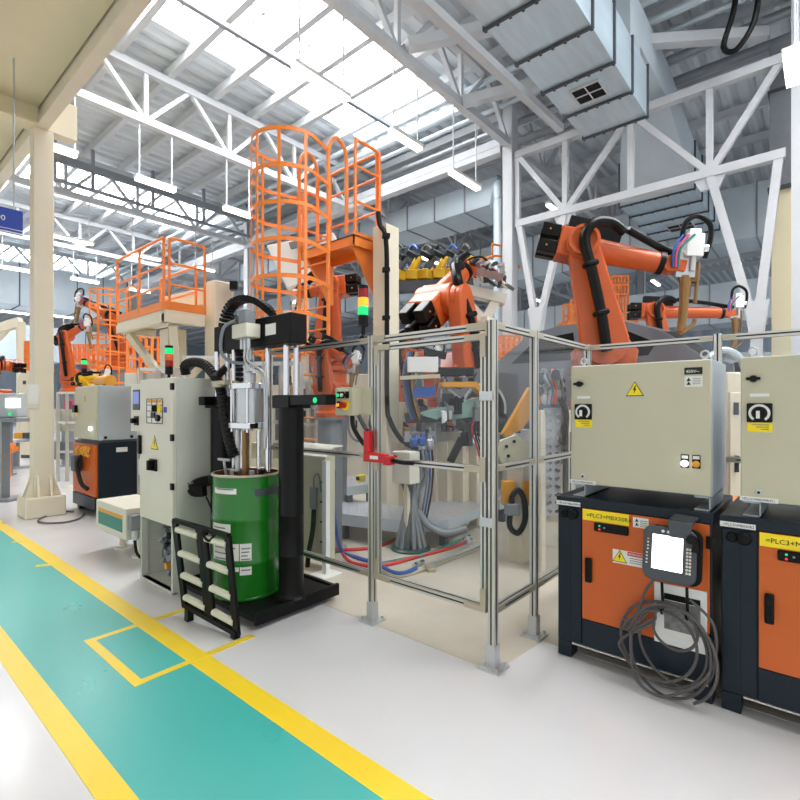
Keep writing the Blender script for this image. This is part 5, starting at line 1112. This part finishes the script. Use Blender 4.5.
def machine(lab, u0, u1, v0, D, m='cream', zt=None, grp=None, depth=.6):
    a, b = at(u0, v0, D=D), at(u1, v0, D=D); c = (a+b)/2; w = (b-a).length; rz = math.atan2(b.y-a.y, b.x-a.x); top = a.z
    t = thing('machine_cabinet', lab, 'machine', (c.x, c.y, 0), grp); f = Vector((*_F, 0))
    MB().box((c.x+f.x*depth/2, c.y+f.y*depth/2, top/2+.05), (w, depth, top-.1), rz).out('body', m, t, bevel=.015)
    MB().box((c.x+f.x*depth/2, c.y+f.y*depth/2, .05), (w*.94, depth*.9, .1), rz).out('plinth', 'grey_dark', t)
    MB().box((c.x-f.x*.01, c.y-f.y*.01, top*.6), (w*.8, .02, top*.6), rz).out('door', m, t, bevel=.008)
    MB().box((c.x-f.x*.03, c.y-f.y*.03, top*.55), (.03, .03, .16), rz).out('handle', 'black', t)
    MB().box((c.x-f.x*.025, c.y-f.y*.025, top*.82), (w*.3, .012, .12), rz).out('name_plate', 'grey_dark', t); return t
for i, (u0, u1, v0, D, m, lb) in enumerate((
    (20, 30, 366, 16, 'cream', 'distant cream machine cabinet beside the control console'),
    (88, 100, 392, 15, 'cabinet_white', 'distant white machine cabinet behind the grey topped controller'),
    (246, 262, 372, 10, 'cabinet_white', 'white machine cabinet behind the profile rack and chrome rods'),
    (268, 290, 382, 9, 'cream', 'cream machine cabinet between the chrome rods and the ladder foot'),
    (345, 368, 374, 10.4, 'cabinet_white', 'white machine cabinet behind the push button control box'),
    (424, 438, 378, 10.8, 'cabinet_grey', 'grey machine cabinet behind the welding fixture hoses'),
    (440, 466, 372, 14, 'cream', 'cream machine cabinet behind the amber plate of the fixture'),
    (486, 506, 384, 12, 'cabinet_grey', 'grey machine cabinet low behind the gate corner post'),
    (536, 556, 372, 9.6, 'cabinet_white', 'white machine cabinet behind the hose cluster at the side fence'),
    (640, 690, 362, 10.5, 'cabinet_white', 'long white machine cabinet behind the first switch cabinet'),
    (727, 742, 372, 4.85, 'cream', 'cream machine post cabinet seen between the two switch cabinets'),
    (742, 790, 352, 11.5, 'cabinet_grey', 'grey machine cabinet behind the second switch cabinet'))):
    machine(lb, u0, u1, v0, D, m, depth=.25 if D < 5 else .6)
# gap between the two cabinets
t = thing('hose_arch', 'pale blue hose arching behind the gap between the beige cabinets', 'hose', at(735, 380, D=5.2))
MB().tube([at(708, 358, D=5.2), at(722, 350, D=5.2), at(738, 356, D=5.2), at(748, 378, D=5.2), at(746, 400, D=5.2), at(742, 425, D=5.2)], .035, 10, 5).out('hose', 'galv_light', t)
t = thing('hoist_bracket', 'orange topped low bracket in the gap between the beige cabinets', 'bracket', at(735, 505, D=4.6))
p = at(735, 505, D=4.35); MB().box((p.x, p.y, p.z), (.4, .4, .08), YAW).out('top', 'orange_rail', t); MB().box((p.x, p.y, p.z/2-.02), (.2, .2, p.z-.04), YAW).out('post', 'cream', t)
# gantry of yellow welding heads and the cream bracket
a, b = at(392, 288, D=11.5), at(470, 284, D=12.5)
t = thing('gantry_beam', 'dark grey gantry beam carrying the row of yellow welding heads', 'gantry', ((a.x+b.x)/2, (a.y+b.y)/2, 0))
MB().bar(a, b, .3, .25).out('beam', 'grey_dark', t)
for q in (.02, .98): p = a+(b-a)*q; MB().bar((p.x, p.y, 0), (p.x, p.y, p.z-.12), .2).out('leg', 'grey_mid', t)
rnd = random.Random(21)
for k in range(6):
    p = a+(b-a)*(.06+.17*k)+Vector((0, 0, .15)); h = thing('spot_welder', ('yellow welding head on the gantry, first from the cream column', 'yellow welding head on the gantry, second from the cream column', 'yellow welding head on the gantry, third from the cream column', 'yellow welding head in the middle of the gantry row', 'yellow welding head on the gantry, nearest but one to the grey gripper', 'yellow welding head at the gantry end by the grey gripper')[k], 'welding head', p)
    MB().box(p+Vector((0, 0, .12)), (.32, .3, .24), rnd.random()).out('base', 'yellow', h, bevel=.03); MB().bar(p+Vector((0, 0, .2)), p+Vector((.15*rnd.random(), -.2, .55)), .14, .16).out('arm', 'yellow' if k % 2 else 'grey_dark', h, bevel=.03)
    MB().bar(p+Vector((.05, -.2, .5)), p+Vector((.1, .15, .72)), .16, .14).out('motor', 'black', h, bevel=.02); MB().tube([p+Vector((0, .1, .3)), p+Vector((.1, .25, .6)), p+Vector((.05, 0, .85)), p+Vector((0, -.2, .7))], .03, 8).out('hose', ('black', 'blue', 'grey_cable')[k % 3], h)
t = thing('bracket_frame', 'cream triangular steel frame beside the spiral duct, under the grey gripper', 'frame', at(480, 400, D=10))
q = lambda u, v: at(u, v, D=10)
MB().bar(q(455, 288), q(505, 300), .28, .2).out('top_beam', 'cabinet_white', t); MB().bar(q(460, 296), q(484, 322), .24, .18).out('brace', 'cabinet_white', t); MB().bar(q(496, 300), q(484, 322), .2, .18).out('brace', 'cabinet_white', t)
p = q(484, 318); MB().bar((p.x, p.y, 0), p, .3).out('post', 'cabinet_white', t)
t = thing('far_handrail', 'orange handrail far behind the grey gripper', 'handrail', at(495, 270, D=13))
P = [at(*c, D=13) for c in ((420, 272), (473, 262), (492, 256), (492, 244), (514, 248), (514, 262), (520, 268))]
MB().tube(P, .035, 8, 1).out('rail', 'orange_rail', t); MB().tube([at(492, 256, D=13), at(512, 256, D=13)], .03, 8, 1).out('rail', 'orange_rail', t); MB().tube([at(473, 262, D=13), at(474, 280, D=13)], .03, 8, 1).out('post', 'orange_rail', t)
def cagebox(lab, u0, u1, v0, v1, D, nv=6, nh=4, grp=None):
    a, b = at(u0, v0, D=D), at(u1, v1, D=D); t = thing('mesh_cage', lab, 'cage', ((a.x+b.x)/2, (a.y+b.y)/2, b.z), grp); f = Vector((*_F, 0))*.6
    for off, nm in ((Vector(), 'front_mesh'), (f, 'rear_mesh')):
        m = MB()
        for i in range(nv+1):
            u = u0+(u1-u0)*i/nv; m.bar(at(u, v0, D=D)+off, at(u, v1, D=D)+off, .05)
        for j in range(nh+1):
            v = v0+(v1-v0)*j/nh; m.bar(at(u0, v, D=D)+off, at(u1, v, D=D)+off, .05)
        m.out(nm, 'orange_rail', t)
    p = at((u0+u1)/2, v1, D=D); MB().box(p+f*.5, (abs((b-a).length)*.9, .6, .12), YAW).out('floor_tray', 'orange_rail', t)
    MB().bar((p.x+f.x*.5, p.y+f.y*.5, 0), (p.x+f.x*.5, p.y+f.y*.5, p.z), .2).out('post', 'cream', t)
cagebox('orange mesh lift cage beyond the large robot arm', 612, 628, 276, 322, 14, 5, 5)
cagebox('low orange rail cage behind the large robot elbow', 571, 582, 300, 323, 13, 2, 2)
cagebox('orange mesh cage behind the corner post of the cell', 499, 520, 336, 356, 10.3, 4, 3)
cagebox('orange lattice cage below the cream and orange platform', 128, 152, 334, 372, 12, 4, 3)
cagebox('orange fence cage seen just beside the beige column', 64, 112, 345, 362, 17, 10, 2)
cagebox('orange mesh cage at the far edge above the control console', 25, 33, 342, 368, 14, 4, 3)
d = at(119, 400, D=15); src = bpy.data.objects['caged_ladder']
dup(src, (d.x-src.location.x, d.y-src.location.y, 0), 'smaller distant orange caged ladder behind the cream platform rails')
# control console and stand
t = thing('control_console', 'grey control console with a glowing screen beside the beige column', 'console', at(10, 470, D=8.8))
a = at(-14, 395, D=8.8); b = at(24, 395, D=8.8); c = (a+b)/2; rz = math.atan2(b.y-a.y, b.x-a.x)
MB().box((c.x, c.y, 1.68), (.62, .25, .42), rz).out('enclosure', 'cabinet_grey', t, bevel=.02)
f = Vector((*_F, 0)); s = at(13, 403, D=8.66); MB().box(s, (.26, .01, .16), rz).out('screen', 'screen_white', t); MB().box((c.x+.0, c.y, 1.42), (.7, .45, .06), rz).out('keyboard_shelf', 'grey_mid', t)
MB().bar((c.x, c.y, .05), (c.x, c.y, 1.45), .12).out('post', 'grey_mid', t); MB().box((c.x, c.y, .025), (.5, .5, .05), rz).out('foot', 'grey_mid', t)
s = at(10, 414, D=8.66); MB().box(s, (.05, .02, .05), rz).out('button', 'led_green', t)
t = thing('work_table', 'grey pedestal work table behind the beige column', 'table', at(16, 470, z=0)); g = at(16, 468, z=0)
MB().lathe([(0, 0), (.35, 0), (.33, .03), (.08, .05), (.08, .72)], g, n=20).out('pedestal', 'grey_mid', t); MB().box(g+Vector((0, 0, .76)), (1.2, .7, .08), YAW).out('top', 'galv_light', t, bevel=.01)
for k, dx in enumerate((-.3, .1, .35)): MB().box(g+Vector((dx*_R[0], dx*_R[1], .88)), (.22, .2, .16), k).out('clamp', ('black', 'amber', 'grey_dark')[k], t, bevel=.01)
t = thing('orange_stand', 'orange machine stand cut off at the edge beside the pedestal table', 'stand', at(1, 478, z=0)); g = at(0, 478, z=0)
MB().prism([(-.3, 0), (.12, 0), (.1, .55), (.3, .62), (.28, .72), (-.3, .72)], g, _R+(0,), (0,0,1), (.2*_F[0], .2*_F[1], 0)).out('leg', 'orange_rail', t, bevel=.01); MB().box(g+Vector((0, 0, .76)), (.5, .4, .08), YAW).out('top', 'orange_rail', t, bevel=.01)
t = thing('cream_portal', 'cream portal frame far beyond the control console', 'portal', at(10, 420, D=17))
p0, p1 = at(21, 322, D=17), at(-20, 334, D=17); MB().bar((p0.x, p0.y, 0), p0, .22).out('post', 'cream', t); MB().bar(p0, p1, .22, .3).out('beam', 'cream', t); MB().bar(at(6, 330, D=17), at(-8, 345, D=17), .16).out('brace', 'cream', t)
stack(*at(84, 376, D=12), 'small distant stack light with green lit above the yellow robot', (('lens_red', 'red_lens'), ('led_green', 'green_lens')), .06, .1, .05)
t = thing('amber_tank', 'amber tank lying on the distant grey switch cabinet', 'tank', at(106, 386, D=8.3)); p = at(106, 382, D=8.5)
MB().cyl(Vector((2.95, 8.6, 2.07)), Vector((2.95, 9.1, 2.07)), .09, n=18).out('shell', 'amber', t); MB().bb(2.88, 3.02, 8.65, 8.72, 1.976, 2.03).bb(2.88, 3.02, 8.95, 9.02, 1.976, 2.03).out('cradle', 'grey_dark', t)
t = thing('machine_hood', 'white tilted machine hood behind the ladder cage and under the landing', 'machine', at(300, 300, D=9.5))
MB().prism([(-.75, .25), (.55, .5), (.75, .1), (.3, -.35), (-.35, -.6)], at(305, 258, D=9.6), _R+(0,), (0,0,1), (.35*_F[0], .35*_F[1], 0)).out('hood', 'white', t, bevel=.02)
p = at(300, 280, D=9.8); MB().bar((p.x, p.y, 0), p, .25).out('post', 'cream', t)
MB().bar(at(290, 246, D=9.5), at(322, 238, D=9.5), .12, .1).out('hinge_bar', 'grey_mid', t)
